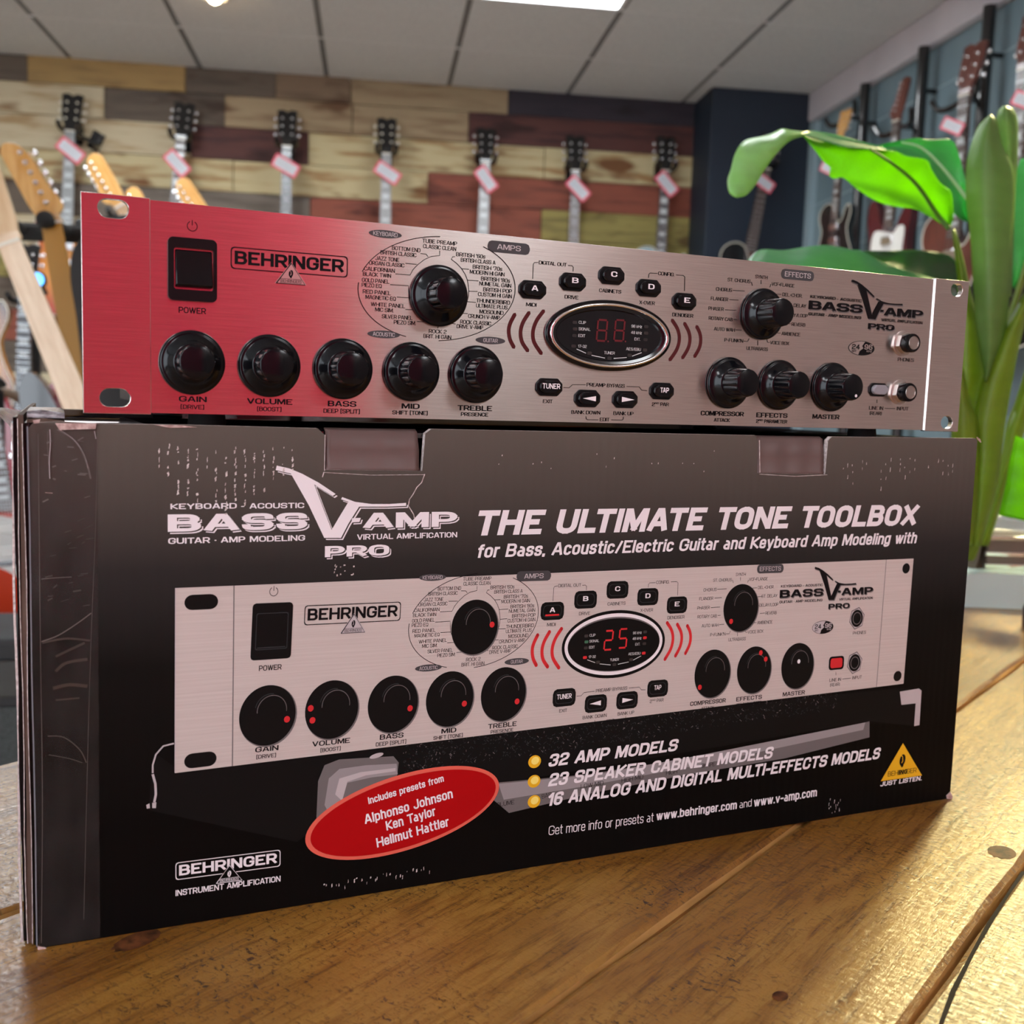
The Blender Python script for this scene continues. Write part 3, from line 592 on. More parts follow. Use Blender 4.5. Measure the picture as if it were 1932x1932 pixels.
pill(Z2, 400, 192, 285, 68, 'KEYBOARD', 210, 36, 1); pill(Z2, 386, 1062, 280, 66, 'ACOUSTIC', 190, 34, 1); pill(Z2, 1312, 1115, 255, 64, 'GUITAR', 125, 34, 1)
pill(Z2, 1472, 310, 365, 98, 'AMPS', 205, 46, 0); pill(Z4, 720, 137, 215, 66, 'EFFECTS', 172, 33, 0)
# middle section
for s, x, y, wz in (('DIGITAL OUT', 520, 172, 240), ('MIDI', 333, 528, 90), ('DRIVE', 682, 463, 117), ('CABINETS', 1018, 410, 190), ('X-OVER', 1338, 512, 133), ('DENOISER', 1648, 620, 180), ('CONFIG.', 1505, 262, 140),
                    ('EXIT', 476, 1367, 82), ('PREAMP BYPASS', 980, 1228, 328), ('BANK DOWN', 807, 1463, 250), ('BANK UP', 1133, 1472, 172), ('EDIT', 970, 1525, 82)): T1(Z3, s, x, y, wz, 31, bold=.008)
T1(Z3, '2', 1393, 1393, 24, 31, bold=.008); T1(Z3, 'ND', 1424, 1383, 34, 15, bold=.01); T1(Z3, 'PAR', 1490, 1393, 72, 31, bold=.008)
for pts in (((345, 305), (350, 175), (360, 163), (393, 162)), ((652, 188), (685, 190), (697, 202), (695, 240)), ((1350, 295), (1353, 265), (1364, 253), (1428, 257)), ((1590, 270), (1652, 275), (1665, 288), (1662, 410)),
            ((613, 1248), (660, 1250), (690, 1223), (803, 1223)), ((1160, 1238), (1270, 1242), (1290, 1270), (1335, 1275)), ((807, 1498), (810, 1520), (822, 1527), (915, 1528)), ((1028, 1528), (1120, 1530), (1130, 1522), (1132, 1502))): L1(Z3, pts, .26)
ARCS = [[(190, 612), (150, 690), (137, 755), (148, 830), (182, 898)], [(314, 597), (262, 680), (240, 762), (252, 850), (302, 928)], [(440, 582), (377, 670), (347, 765), (358, 855), (420, 952)],
        [(1555, 662), (1602, 740), (1617, 822), (1596, 915), (1535, 1008)], [(1662, 690), (1700, 765), (1709, 835), (1692, 910), (1645, 990)], [(1768, 717), (1795, 775), (1803, 838), (1790, 905), (1750, 978)]]
# effect selector
for s, x, y, wz in (('SYNTH', 480, 150, 80), ('ST. CHORUS', 332, 173, 150), ('VCF+FLANGE', 623, 202, 150), ('CHORUS', 232, 233, 105), ('DEL.+CHOR.', 685, 270, 130), ('FLANGER', 202, 295, 113), ('ST. DELAY', 712, 338, 128), ('DELAY/LOOP', 708, 403, 155),
                    ('PHASER', 180, 360, 100), ('ROTARY CAB.', 212, 427, 160), ('REVERB', 725, 465, 90), ('AUTO WAH', 235, 497, 137), ('AMBIENCE', 675, 528, 122), ("P-FUNK'N", 297, 570, 123), ('VOICE BOX', 600, 587, 125), ('ULTRABASS', 452, 625, 140),
                    ('PHONES', 1437, 698, 105), ('LINE IN', 1240, 1018, 92), ('INPUT', 1415, 1022, 75), ('(REAR)', 1237, 1053, 78)): T1(Z4, s, x, y, wz, 23, bold=.006)
for pts in (((413, 183), (420, 207)), ((477, 170), (477, 197)), ((543, 197), (535, 218)), ((290, 238), (367, 243)), ((575, 263), (612, 265)), ((268, 300), (327, 303)), ((238, 367), (312, 371)), ((295, 431), (317, 433)), ((635, 458), (675, 460)), ((308, 500), (347, 502)), ((567, 520), (607, 522)),
            ((362, 575), (388, 577), (398, 557)), ((515, 560), (520, 582), (535, 584)), ((455, 570), (455, 603)), ((1297, 1020), (1365, 1022)), ((1245, 962), (1245, 985)), ((600, 332), (655, 335)), ((600, 398), (632, 400))): L1(Z4, pts, .28)
for s, x, y, wz in (('COMPRESSOR', 222, 1055, 285), ('EFFECTS', 550, 1066, 205), ('MASTER', 908, 1076, 178)): T1(Z4, s, x, y, wz, 30, bold=.03)
T1(Z4, 'ATTACK', 218, 1098, 105, 23, bold=.02); T1(Z4, '2', 454, 1105, 17, 23, bold=.02); T1(Z4, 'ND', 477, 1098, 26, 12, bold=.02); T1(Z4, 'PARAMETER', 575, 1107, 150, 23, bold=.02)
# 24 / 96 badge
px, py = Z4(1142, 622); sx, sy = local_scale(pan, px, py); c = pan(px, py); rx, rz = 85 * .2847 * sx, 48 * .2847 * sy
PA.disc(c, rx, rz, 'ink', 1); PA.disc(c, rx - .25, rz - .25, 'plate', 2)
half = [(rx * math.cos(t), rz * math.sin(t)) for t in np.linspace(-PI / 2 - .25, PI / 2 - .25, 24)]
s_ = [half[-1], (rx * .02, rz * .3), (rx * .12, 0), (-rx * .15, -rz * .4)]
PA.poly([(c[0] + x, c[1] + y) for x, y in half + s_[1:]], 'ink', 3, mm=True)
T1(Z4, '24', 1103, 612, 52, 34, bold=.03, lay=4); T1(Z4, '96', 1186, 614, 54, 34, 'plate', .03, lay=4); T1(Z4, 'BIT', 1092, 640, 30, 13, bold=.02, lay=4); T1(Z4, 'KHZ', 1192, 642, 36, 13, 'plate', .02, lay=4)
# product logo on the plate: the carton's logo scaled down
a0, a1 = LG(88, 600), LG(1845, 590); b0, b1 = pan(*Z4(808, 350)), pan(*Z4(1565, 392)); ks = (b1[0] - b0[0]) / (a1[0] - a0[0])
kz_ = ks * 1.02; ztop = LG(715, 258)[1]; zbot = LG(1200, 808)[1]; q0 = pan(*Z4(1082, 167))[1]; q1 = pan(*Z4(1277, 500))[1]; kz_ = (q0 - q1) / (ztop - zbot)
PLG = lambda x, y: (b0[0] + (LG(x, y)[0] - a0[0]) * ks, q1 + (LG(x, y)[1] - zbot) * kz_)
logo(PLG, PA, 'ink', 'pic_mid', 'ink', lay=1)
PA.items = [i for i in PA.items if i[0] != 'gap']
M['plate'] = mat('bare_aluminium', (0.74, 0.68, 0.66), 0.35, 1.0)

# ------------------------------------------------------------------ the rack unit
rack = thing('rack_preamplifier', 'silver rack bass preamplifier with ten black knobs standing on the black carton', 'amplifier', RACK0, (0, 0, ANG + PSI))
def obround(c, hw, hh, n=10):
    r = hh; s = hw - hh
    return [(c[0] + s + r * math.cos(t), c[1] + r * math.sin(t)) for t in np.linspace(-PI / 2, PI / 2, n)] + [(c[0] - s + r * math.cos(t), c[1] + r * math.sin(t)) for t in np.linspace(PI / 2, 3 * PI / 2, n)]
XE0, XE1 = 26.3, 456.4
bm = BM(); prism(bm, [(XE0 - 2, .6), (XE1 + 2, .6), (XE1 + 2, 87.6), (XE0 - 2, 87.6)], 0, 3.0)
obj('face_plate', bm, M['alu'], rack, s=.001, uv=True, bevel=.0003, smooth=30)
for xa, xb, hs in ((0, XE0, ((192, 392), (199, 750))), (XE1, 482.6, ((1809, 548), (1788, 797)))):
    bm = BM(); hl = [obround((12.2 if xa == 0 else 473.2, pan(*h)[1]), 5.9 if xa == 0 else 4.6, 3.75) for h in hs]
    prism(bm, [(xa, 0), (xb, 0), (xb, 88.1), (xa, 88.1)], -.9, 2.4, hl, side=1)
    obj('rack_ear', bm, [M['alu'], M['alu_edge']], rack, s=.001, uv=True, bevel=.0002)
bm = BM(); bx(bm, 27, 455.6, 3.0, 205, 3.5, 86); obj('chassis', bm, M['chassis'], rack, s=.001, bevel=.0008)
for x in (52, 430):
    for y in (22, 185):
        bm = BM(); lathe(bm, [(8, -4.6), (8.5, -4.1), (7.5, 3.5)], axis='z', c=(x, y, 0), seg=20); obj('rubber_foot', bm, M['rubber'], rack, s=.001)
PA.build('panel_lettering', rack)
def knob(cx, cz, r, capr, L, dot=None):
    bm = BM(); k = r / 13.3
    lathe(bm, [(r * .985, 0.2), (r, .5), (r, 1.6), (r * .965, 2.2), (r * .92, 2.5), (r * .88, 2.5), (r * .85, 2.7), (r * .66, 4.6), (capr * 1.1, 5.6), (capr * 1.02, 5.9)], cx, cz, 64)
    o = obj('knob', bm, M['knob'], rack, s=.001, smooth=40)
    bm = BM(); lathe(bm, [(capr * 1.02, 5.5), (capr, 6), (capr * .965, L - .8), (capr * .93, L - .25), (capr * .87, L), (.01, L + .12)], cx, cz, 96, flute=(5.8, L - .5, .075, 12))
    obj('knob_cap', bm, M['knob'], o, s=.001, smooth=40)
    if dot:
        bm = BM(); lathe(bm, [(.8, L - .2), (.8, L + .16), (.01, L + .2)], cx + dot[0], cz + dot[1], 16); obj('pointer_dot', bm, M['white'], o, s=.001)
KN = [(42.8, 22.2), (75.1, 22.2), (107.8, 22.2), (139.9, 22.2), (172.0, 22.2), (152.5, 57.4), (335.6, 60.2), (316.0, 23.2), (349.0, 23.2), (385.2, 23.3)]
for i, (x, z) in enumerate(KN): knob(x, z, 13.5 if i != 5 else 14.0, 7.5, 17.0 if i < 6 else 18.0, (2.2, -4.6) if i == 9 else None)
# mains switch
def rr(x0, x1, z0, z1, r, n=5):
    o = []
    for cx, cz, a in ((x1 - r, z0 + r, -PI / 2), (x1 - r, z1 - r, 0), (x0 + r, z1 - r, PI / 2), (x0 + r, z0 + r, PI)): o += [(cx + r * math.cos(a + PI / 2 * k / n), cz + r * math.sin(a + PI / 2 * k / n)) for k in range(n + 1)]
    return o
a = pan(*Z1(630, 360)); b = pan(*Z1(944, 785)); sx0, sx1 = a[0], b[0]; sz0, sz1 = b[1], a[1]
bm = BM(); prism(bm, rr(sx0, sx1, sz0, sz1, 2.2), -1.8, 1, [rr(sx0 + 2.4, sx1 - 1.4, sz0 + 4.6, sz1 - 4.2, 1)])
sw = obj('power_switch', bm, M['black'], rack, s=.001, bevel=.0005)
bm = BM(); rx0, rx1, rz0, rz1 = sx0 + 2.9, sx1 - 1.9, sz0 + 5.2, sz1 - 4.8
pr = [(-3.6, rz0 + .6), (-3.9, rz0 + 1.4), (-2.2, (rz0 + rz1) / 2), (-.6, rz1), (2, rz1), (2, rz0)]
A = [bm.verts.new((rx0, y, z)) for y, z in pr]; B = [bm.verts.new((rx1, y, z)) for y, z in pr]
bm.faces.new(A); bm.faces.new(list(reversed(B)))
for i in range(6): bm.faces.new((A[i], B[i], B[(i + 1) % 6], A[(i + 1) % 6]))
obj('rocker', bm, M['gloss_black'], sw, s=.001, bevel=.0005)
# push buttons
def chamf(cx, cz, w_, h_, ch): a, b = w_ / 2, h_ / 2; return [(cx - a + ch, cz - b), (cx + a - ch, cz - b), (cx + a, cz - b + ch), (cx + a, cz + b - ch), (cx + a - ch, cz + b), (cx - a + ch, cz + b), (cx - a, cz + b - ch), (cx - a, cz - b + ch)]
BT = [('A', 340, 402), ('B', 688, 337), ('C', 1027, 285), ('D', 1347, 390), ('E', 1657, 502), ('TUNER', 484, 1242), ('<', 815, 1342), ('>', 1140, 1350), ('TAP', 1460, 1275)]
BC = [(200.2, 63.6), (221.7, 68.8), (243.1, 73.4), (264.7, 68.9), (286.3, 63.6), (210.8, 17.5), (232.2, 12.6), (253.8, 12.7), (275.3, 17.6)]
for (s, _, _), (x, z) in zip(BT, BC):
    bm = BM(); prism(bm, chamf(x, z, 14.6, 8.6, 2.6), -.9, .5); o = obj('button_rim', bm, M['black'], rack, s=.001, bevel=.0005)
    bm = BM(); prism(bm, chamf(x, z, 11.6, 6.0, 1.9), -3.0, 0); cp = obj('button_cap', bm, M['gloss_black'], o, s=.001, bevel=.0008, seg=3)
    A_ = Art(None)
    if s in '<>': k = 1 if s == '>' else -1; A_.add('white', 1, [(x - 3.4 * k, z + 1.3), (x - 3.4 * k, z - 1.3), (x + 4.0 * k, z)], [(0, 1, 2)])
    else: A_.text(s, 0, 0, {'TUNER': 9.6, 'TAP': 5.2}.get(s, 3.6), 2.6, 'white', 1, bold=.035, mmc=(x, z + .5))
    A_.build('button_lettering', o, y0=-3.06)
# red light windows beside the display
for pts in ARCS:
    A_ = Art(pan); C_ = crv([Z3(*p) for p in pts], 5); q = [pan(*p) for p in C_]
    bm = BM(); n = len(q); L_ = []; R_ = []
    for i, p in enumerate(q):
        d = np.array(q[min(i + 1, n - 1)]) - np.array(q[max(i - 1, 0)]); d /= np.linalg.norm(d); L_.append((p[0] - d[1] * .95, p[1] + d[0] * .95)); R_.append((p[0] + d[1] * .95, p[1] - d[0] * .95))
    e0 = np.array(q[0]); e1 = np.array(q[-1]); d0 = np.array(q[0]) - np.array(q[1]); d0 /= np.linalg.norm(d0); d1 = np.array(q[-1]) - np.array(q[-2]); d1 /= np.linalg.norm(d1)
    prism(bm, L_ + [tuple(e1 + d1 * .8)] + list(reversed(R_)) + [tuple(e0 + d0 * .8)], -.15, .3); obj('red_window', bm, M['arc_red'], rack, s=.001)
# oval display
DX, DZ = 243.1, 44.0
def ell(rx, rz, n=72): return [(DX + rx * math.cos(2 * PI * i / n), DZ + rz * math.sin(2 * PI * i / n)) for i in range(n)]
def oval_ring(prof, mi=0):
    bm = BM(); rows_ = []
    for rx, rz, h in prof: rows_.append([bm.verts.new((x, -h, z)) for x, z in ell(rx, rz)])
    for a_, b_ in zip(rows_, rows_[1:]):
        for i in range(72): bm.faces.new((a_[i], a_[(i + 1) % 72], b_[(i + 1) % 72], b_[i]))
    return bm, rows_
bm, rw_ = oval_ring([(35.6, 17.4, -.3), (35.6, 17.4, 1.4), (35.0, 16.9, 2.0), (32.5, 14.9, 2.3)]); dsp = obj('display_bezel', bm, M['gloss_black'], rack, s=.001, smooth=50)
bm, rw_ = oval_ring([(33.9, 15.9, 2.0)] + [(32.9 + 1.0 * math.cos(t), 15.1 + .85 * math.sin(t) * 0 + .8 * math.cos(t), 2.2 + .9 * math.sin(t)) for t in np.linspace(.1, PI - .1, 9)] + [(31.6, 14.0, 1.2)]); obj('chrome_ring', bm, M['chrome'], dsp, s=.001, smooth=80)
bm, rw_ = oval_ring([(31.9, 14.2, 2.0), (30.2, 12.8, 1.6), (29.6, 12.2, .8)]); bm.faces.new(rw_[-1]); lens = obj('display_lens', bm, M['lens'], dsp, s=.001, smooth=30)
DA = Art(pan)
def seg7(art, x, z, w_, h_, on, col, lay, sl=.06, dim=None):
    t = .5; segs = {'a': ((0, h_), (w_, h_)), 'g': ((0, h_ / 2), (w_, h_ / 2)), 'd': ((0, 0), (w_, 0)), 'f': ((0, h_), (0, h_ / 2)), 'b': ((w_, h_), (w_, h_ / 2)), 'e': ((0, h_ / 2), (0, 0)), 'c': ((w_, h_ / 2), (w_, 0))}
    for k, (p, q) in segs.items():
        if k in on:
            d = np.array(q) - np.array(p); d = d / np.linalg.norm(d) * .35; p = np.array(p) + d; q = np.array(q) - d
            art.line([(x + p[0] + p[1] * sl, z + p[1]), (x + q[0] + q[1] * sl, z + q[1])], .95, col, lay, mm=True)
def display_art(art, lit):
    T_ = 'lens_text'
    for s, x, y, wz in (('CLIP', 768, 683, 62), ('SIGNAL', 787, 741, 102), ('EDIT', 763, 798, 60), ('17-32', 768, 890, 75), ('96 kHz', 1240, 718, 92), ('48 kHz', 1237, 772, 94), ('EXT.', 1245, 828, 50), ('AES/EBU', 1212, 915, 127), ('TUNER', 1003, 947, 92)):
        art.text(s, *Z3(x, y), wz * .2174, 25 * .2174, T_, 2, .012)
    for x, y, l in ((703, 683, 0), (705, 740, 'green'), (700, 797, 0), (692, 888, 'pic_red'), (1322, 720, 0), (1320, 776, 'pic_red'), (1315, 832, 0), (1310, 922, 'pic_red')):
        c_ = pan(*Z3(x, y)); art.rrect(c_, 2.6, 1.5, .5, (l if lit and l else 'led_dark'), 2)
    for a_, b_ in (((717, 913), (800, 950)), ((848, 968), (963, 992)), ((1040, 995), (1152, 987)), ((1200, 975), (1282, 945))): art.line([Z3(*a_), Z3(*b_)], .35, T_, 2)
    for x, y in ((830, 950), (1003, 993), (1178, 968)): art.rrect(pan(*Z3(x, y)), 2.6, 1.6, .5, 'led_dark', 2)
    for k, x in enumerate((890, 1042)):
        c_ = pan(*Z3(x, 840)); seg7(art, c_[0], c_[1], 5.2, 10.2, ('abged' if k == 0 else 'afgcd') if lit else 'abcdefg', 'pic_red' if lit else 'seg_red', 2)
        if not lit: art.disc((c_[0] + 6.6, c_[1] - .1), .45, .45, 'seg_red', 2, n=10)
display_art(DA, False); DA.build('display_legend', dsp, y0=-.85)
# line-in lamp window and jacks
c = pan(*Z4(1250, 897)); bm = BM(); prism(bm, chamf(c[0], c[1], 13.4, 7.6, 2.2), -.9, .3); o = obj('line_in_rim', bm, M['black'], rack, s=.001, bevel=.0004)
bm = BM(); prism(bm, chamf(c[0], c[1], 11.0, 5.4, 1.7), -3.0, 0); obj('lamp_window', bm, M['led_clear'], o, s=.001, bevel=.0008, seg=3)
for px, py in ((1703.5, 648), (1697.5, 740)):
    x, z = pan(px, py)
    bm = BM(); lathe(bm, [(7.2, -.2), (7.2, .5), (6.3, .7)], x, z, 32); o = obj('jack_socket', bm, M['nickel'], rack, s=.001)
    bm = BM(); hx = [(x + 6.3 * math.cos(PI / 3 * i + .3), z + 6.3 * math.sin(PI / 3 * i + .3)) for i in range(6)]; prism(bm, hx, -3.2, 0); obj('hex_nut', bm, M['nickel'], o, s=.001, bevel=.0003)
    bm = BM(); lathe(bm, [(5.1, 2.5), (5.3, 3.2), (5.3, 7.6), (4.9, 8.3), (3.7, 8.4), (3.4, 8.0), (3.4, 1.0), (.01, .9)], x, z, 40); obj('bushing', bm, M['gloss_black'], o, s=.001, smooth=35)
    bm = BM(); lathe(bm, [(3.75, 8.35), (3.6, 8.6), (3.35, 8.6), (3.3, 8.0)], x, z, 40); obj('contact_ring', bm, M['nickel'], o, s=.001)

# ------------------------------------------------------------------ the printed carton
box = thing('carton', 'worn black printed product carton under the silver rack unit', 'box', (0, 0, T + .0004), (0, 0, ANG))
W_, H_ = BW * 1000, BH * 1000
m = mat('printed_carton_front', (0.01, 0.01, 0.01), 0.42, spec=.08); M['carton'] = m     # black at the bottom, turning grey-brown towards the top
tc = nd(m, 'ShaderNodeTexCoord'); sp = nd(m, 'ShaderNodeSeparateXYZ'); lk(m, tc.outputs['Object'], sp.inputs[0])
mr = nd(m, 'ShaderNodeMapRange'); mr.inputs[1].default_value = 0.05; mr.inputs[2].default_value = BH; lk(m, sp.outputs['Z'], mr.inputs[0])
rp = nd(m, 'ShaderNodeValToRGB'); e = rp.color_ramp.elements
e[0].position = 0.0; e[0].color = (0.0035, 0.003, 0.0028, 1); e[1].position = 1.0; e[1].color = (0.115, 0.096, 0.082, 1)
for p_, c_ in ((.40, (0.007, 0.0065, 0.006)), (.64, (0.028, 0.025, 0.024)), (.82, (0.075, 0.063, 0.055))): q = e.new(p_); q.color = (*c_, 1)
lk(m, mr.outputs[0], rp.inputs[0]); lk(m, rp.outputs[0], BS(m).inputs['Base Color'])
wv = nd(m, 'ShaderNodeTexWave', wave_type='BANDS', bands_direction='X'); wv.inputs['Scale'].default_value = 62; wv.inputs['Distortion'].default_value = .6; wv.inputs['Detail'].default_value = 1
lk(m, tc.outputs['Object'], wv.inputs[0]); bp = nd(m, 'ShaderNodeBump'); bp.inputs['Strength'].default_value = .05; bp.inputs['Distance'].default_value = .001
lk(m, wv.outputs[0], bp.inputs['Height']); lk(m, bp.outputs[0], BS(m).inputs['Normal'])
M['kraft'] = noise_on(mat('brown_cardboard', (0.1, 0.06, 0.04), 0.8), (0.06, 0.032, 0.022), (0.12, 0.075, 0.055), (30, 30, 4), 6)
M['carton_black'] = mat('glossy_black_carton', (0.006, 0.005, 0.005), 0.25, spec=.14)
M['paper'] = noise_on(mat('torn_white_paper', (0.6, 0.5, 0.48), 0.8), (0.42, 0.34, 0.32), (0.74, 0.66, 0.64), (60, 60, 60), 8)
M['torn'] = noise_on(mat('torn_pinkish_card', (0.5, 0.33, 0.30), 0.8), (0.36, 0.22, 0.20), (0.62, 0.46, 0.43), (60, 60, 60), 8)
M['tab'] = mat('brown_printed_tab', (0.13, 0.085, 0.078), 0.4, spec=.3)
m = mat('clear_tape', (0.05, 0.045, 0.045), 0.14); M['tape'] = m
BS(m).inputs['Alpha'].default_value = 0.30
nz = noise_on(m, (0.03, 0.027, 0.026), (0.09, 0.08, 0.078), (30, 30, 14), 4, 6, .35, .75, .5, .003)
bt = bxp(612, 815), bxp(800, 892), bxp(1430, 828), bxp(1560, 897)
def nick(x, z): return (x, z)
tl = [bxp(614, 815)[0], bxp(798, 815)[0], bxp(1432, 828)[0], bxp(1561, 828)[0]]; tz = [bxp(612, 888)[1], bxp(800, 890)[1], bxp(1432, 894)[1], bxp(1560, 896)[1]]
out = [(0.6, 0), (W_ - .8, 0), (W_, 1.5), (W_ - .3, H_ * .5), (W_ - .6, H_ - 1.2), (W_ - 2, H_ + .3), (tl[3] + 3, H_ - .3), (tl[3] + .6, H_ - 2.5), (tl[3], tz[3]), (tl[2], tz[2]), (tl[2] - .8, H_ - 3), (tl[2] - 3, H_ - .2), (350, H_ - .3), (tl[1] + 4, H_ - .1), (tl[1] + 1.2, H_ - 2.2), (tl[1], tz[1]), (tl[0], tz[0]), (tl[0] - .4, H_ - 3.5), (tl[0] - 3.5, H_ - .7), (60, H_ - .2), (26, H_ - .4), (12, H_ + .2), (2, H_ - .4), (-.2, H_ - 3), (0, H_ * .5)]
bm = BM(); prism(bm, out, 0, 3.4, side=1); obj('front_panel', bm, [M['carton'], M['paper']], box, s=.001, smooth=0)
bm = BM(); bx(bm, .5, 4, 3.4, BD * 1000, 0, H_ - 2); bx(bm, W_ - 4, W_ - .5, 3.4, BD * 1000, 0, H_ - 2); bx(bm, 4, W_ - 4, BD * 1000 - 3.5, BD * 1000, 0, H_ - 2); bx(bm, 4, W_ - 4, 3.4, BD * 1000 - 3.5, .5, 4)
obj('carton_body', bm, M['carton_black'], box, s=.001, smooth=0)
bm = BM(); rows_ = []
for i in range(31):
    x = 1 + (W_ - 2) * i / 30; bow = -.35 * math.sin(PI * i / 30)
    rows_.append([bm.verts.new((x, y, H_ - 1.0 + dz + bow)) for y, dz in ((3.6, -3.2), (4.2, -1.0), (6.0, 0), (150, 0), (BD * 1000 - .5, 0), (BD * 1000 - .5, -3), (4.2, -3.4))])
for a, b in zip(rows_, rows_[1:]):
    for q in range(7): bm.faces.new((a[q], a[(q + 1) % 7], b[(q + 1) % 7], b[q]))
bm.faces.new(rows_[0]); bm.faces.new(rows_[-1])
m = mat('black_carton_lid', (0.006, 0.004, 0.005), 0.6, spec=0.0); M['lid'] = m; gl = nd(m, 'ShaderNodeBsdfGlossy'); gl.inputs[0].default_value = (.30, .26, .26, 1); gl.inputs['Roughness'].default_value = .06
mx = nd(m, 'ShaderNodeMixShader'); mx.inputs[0].default_value = .28; lk(m, BS(m).outputs[0], mx.inputs[1]); lk(m, gl.outputs[0], mx.inputs[2]); lk(m, mx.outputs[0], m.node_tree.nodes['Material Output'].inputs['Surface'])
obj('lid', bm, M['lid'], box, s=.001, smooth=30)
for k in (0, 2):
    bm = BM(); x0, x1 = tl[k] + .5, tl[k + 1] - (1.4 if k == 0 else .9); zb = tz[k] - 1
    rows_ = [[bm.verts.new((x0 + (x1 - x0) * i / 16 + (.8 if z > 1 and i == 16 else 0) * -1, y + .25 * math.sin(i * 1.1), z_)) for i in range(17)] for z, y, z_ in ((0, .9, zb), (.3, .5, zb + 1.4), (.5, 1.0, zb + 2.0), (1, 1.5, zb + 10), (2, 2.4, H_ - 2.0), (2.2, 5.0, H_ - .7))]
    for a, b in zip(rows_, rows_[1:]):
        for i in range(16): bm.faces.new((a[i], a[i + 1], b[i + 1], b[i]))
    obj('lock_tab', bm, M['tab'], box, s=.001, smooth=60, solid=.0006)
# left edge: side flaps standing proud in layers, wrapped in clear tape
def wav(x, y0, y1, z0, z1, amp, seed, thick, n=24):
    r = random.Random(seed); bm = BM(); rows_ = []
    for i in range(n + 1):
        z = z0 + (z1 - z0) * i / n; d = amp * math.sin(i * .5 + seed) + r.uniform(-.3, .3) * amp
        rows_.append([bm.verts.new(p) for p in ((x + d, y0, z), (x + d + thick, y0, z), (x + d + thick, y1, z), (x + d, y1, z))])
    for a, b in zip(rows_, rows_[1:]):
        for q in range(4): bm.faces.new((a[q], a[(q + 1) % 4], b[(q + 1) % 4], b[q]))
    bm.faces.new(rows_[0]); bm.faces.new(rows_[-1]); return bm
obj('side_flap', wav(-1.6, 1.2, BD * 1000 - 4, 1.2, H_ - .6, .25, 1, 1.8), M['carton_black'], box, s=.001, smooth=40)
obj('side_flap', wav(-3.8, 2.2, BD * 1000 - 6, 1.8, H_ + 2.5, .35, 4, 2.0), M['kraft'], box, s=.001, smooth=40)
obj('side_flap', wav(-5.6, 3.5, BD * 1000 - 8, 2.5, H_ + 1.5, .3, 7, 1.3), M['carton_black'], box, s=.001, smooth=40)
M['tape_rim'] = mat('bluish_tape_edge', (0.20, 0.21, 0.24), .25)
obj('torn_edge', wav(-2.1, .6, 6, 2.0, H_ - 1, .22, 12, .28), M['paper'], box, s=.001, smooth=40)
obj('torn_edge', wav(-4.3, 1.6, 7, 2.0, H_ + 1, .25, 15, .3), M['paper'], box, s=.001, smooth=40)
obj('tape_edge', wav(-.55, -.35, 2, 1.0, H_ - 2, .12, 17, .5), M['tape_rim'], box, s=.001, smooth=40)
obj('torn_edge', wav(-6.6, 4.0, 9, 2.0, H_ - 1, .3, 9, .9), M['paper'], box, s=.001, smooth=40)
bm = BM()
def flake(bm, pts, y0, y1): bm = BM(); prism(bm, pts, y0, y1); obj('torn_corner', bm, M['torn'], box, s=.001, smooth=0)
P_ = lambda x, y: bxp(x, y)
flake(bm, [P_(104, 800), P_(182, 801), P_(180, 811), P_(112, 813)], -.9, .4)
flake(bm, [P_(62, 795), P_(76, 793), P_(74, 800), P_(64, 801)], -.6, .5)
flake(bm, [P_(71, 1786), P_(84, 1788), P_(92, 1793), P_(83, 1794), P_(71, 1792)], -.6, .3)
flake(bm, [P_(1785, 1502), P_(1792, 1495), P_(1796, 1503), P_(1795, 1508), P_(1786, 1508)], -.6, .3)
flake(bm, [P_(290, 803), P_(340, 804), P_(372, 808), P_(320, 809)], -.5, .3)
flake(bm, [P_(1843, 826), P_(1848, 830), P_(1850, 836), P_(1846, 832)], -.6, .4)
bm = BM()                                                       # lifted, rolled end of the taped top flap
x0 = P_(50, 780)[0]; x1 = P_(122, 785)[0]
for (za, zb_, ya, yb, mi) in ((H_ - .6, H_ + 1.4, 3.8, 60, 0), (H_ + 1.4, H_ + 4.6, 5.2, 58, 1)):
    rows_ = []
    for i in range(9):
        x = x0 + (x1 - x0) * i / 8; q = .35 * math.sin(i * 1.3 + mi)
        rows_.append([bm.verts.new(p) for p in ((x, ya + q, za), (x, yb, za), (x, yb, zb_ - .8 * (i == 8)), (x, ya + q, zb_ - .9 * abs(i - 3) / 4))])
    for a, b in zip(rows_, rows_[1:]):
        for q in range(4): bm.faces.new((a[q], a[(q + 1) % 4], b[(q + 1) % 4], b[q])).material_index = mi
    bm.faces.new(rows_[0]); bm.faces.new(rows_[-1])
M['tape_solid'] = noise_on(mat('crinkled_grey_tape', (0.3, 0.3, 0.32), 0.2), (0.10, 0.10, 0.11), (0.50, 0.50, 0.53), (60, 60, 160), 4, 5, .35, .7, .4, .002)
obj('top_flap', bm, [M['kraft'], M['tape_solid']], box, s=.001, smooth=30)
bm = BM(); g = []
for i in range(7):
    t = i / 6; g.append([bm.verts.new((-2 - 17 * t, 5 + 8 * t + 40 * u, H_ + 2.0 - 10 * u * 0 + 2.2 * math.sin(t * PI * .8) - (1 - u) * 12 * (1 - t) ** 2.2 - .0 * t)) for u in (0, .33, .66, 1)])
for a, b in zip(g, g[1:]):
    for q in range(3): bm.faces.new((a[q], a[q + 1], b[q + 1], b[q]))
m = mat('loose_tape_film', (0.55, 0.52, 0.47), 0.2); BS(m).inputs['Alpha'].default_value = .55; M['film'] = m
obj('loose_tape', bm, M['film'], box, s=.001, smooth=60, solid=.0001)
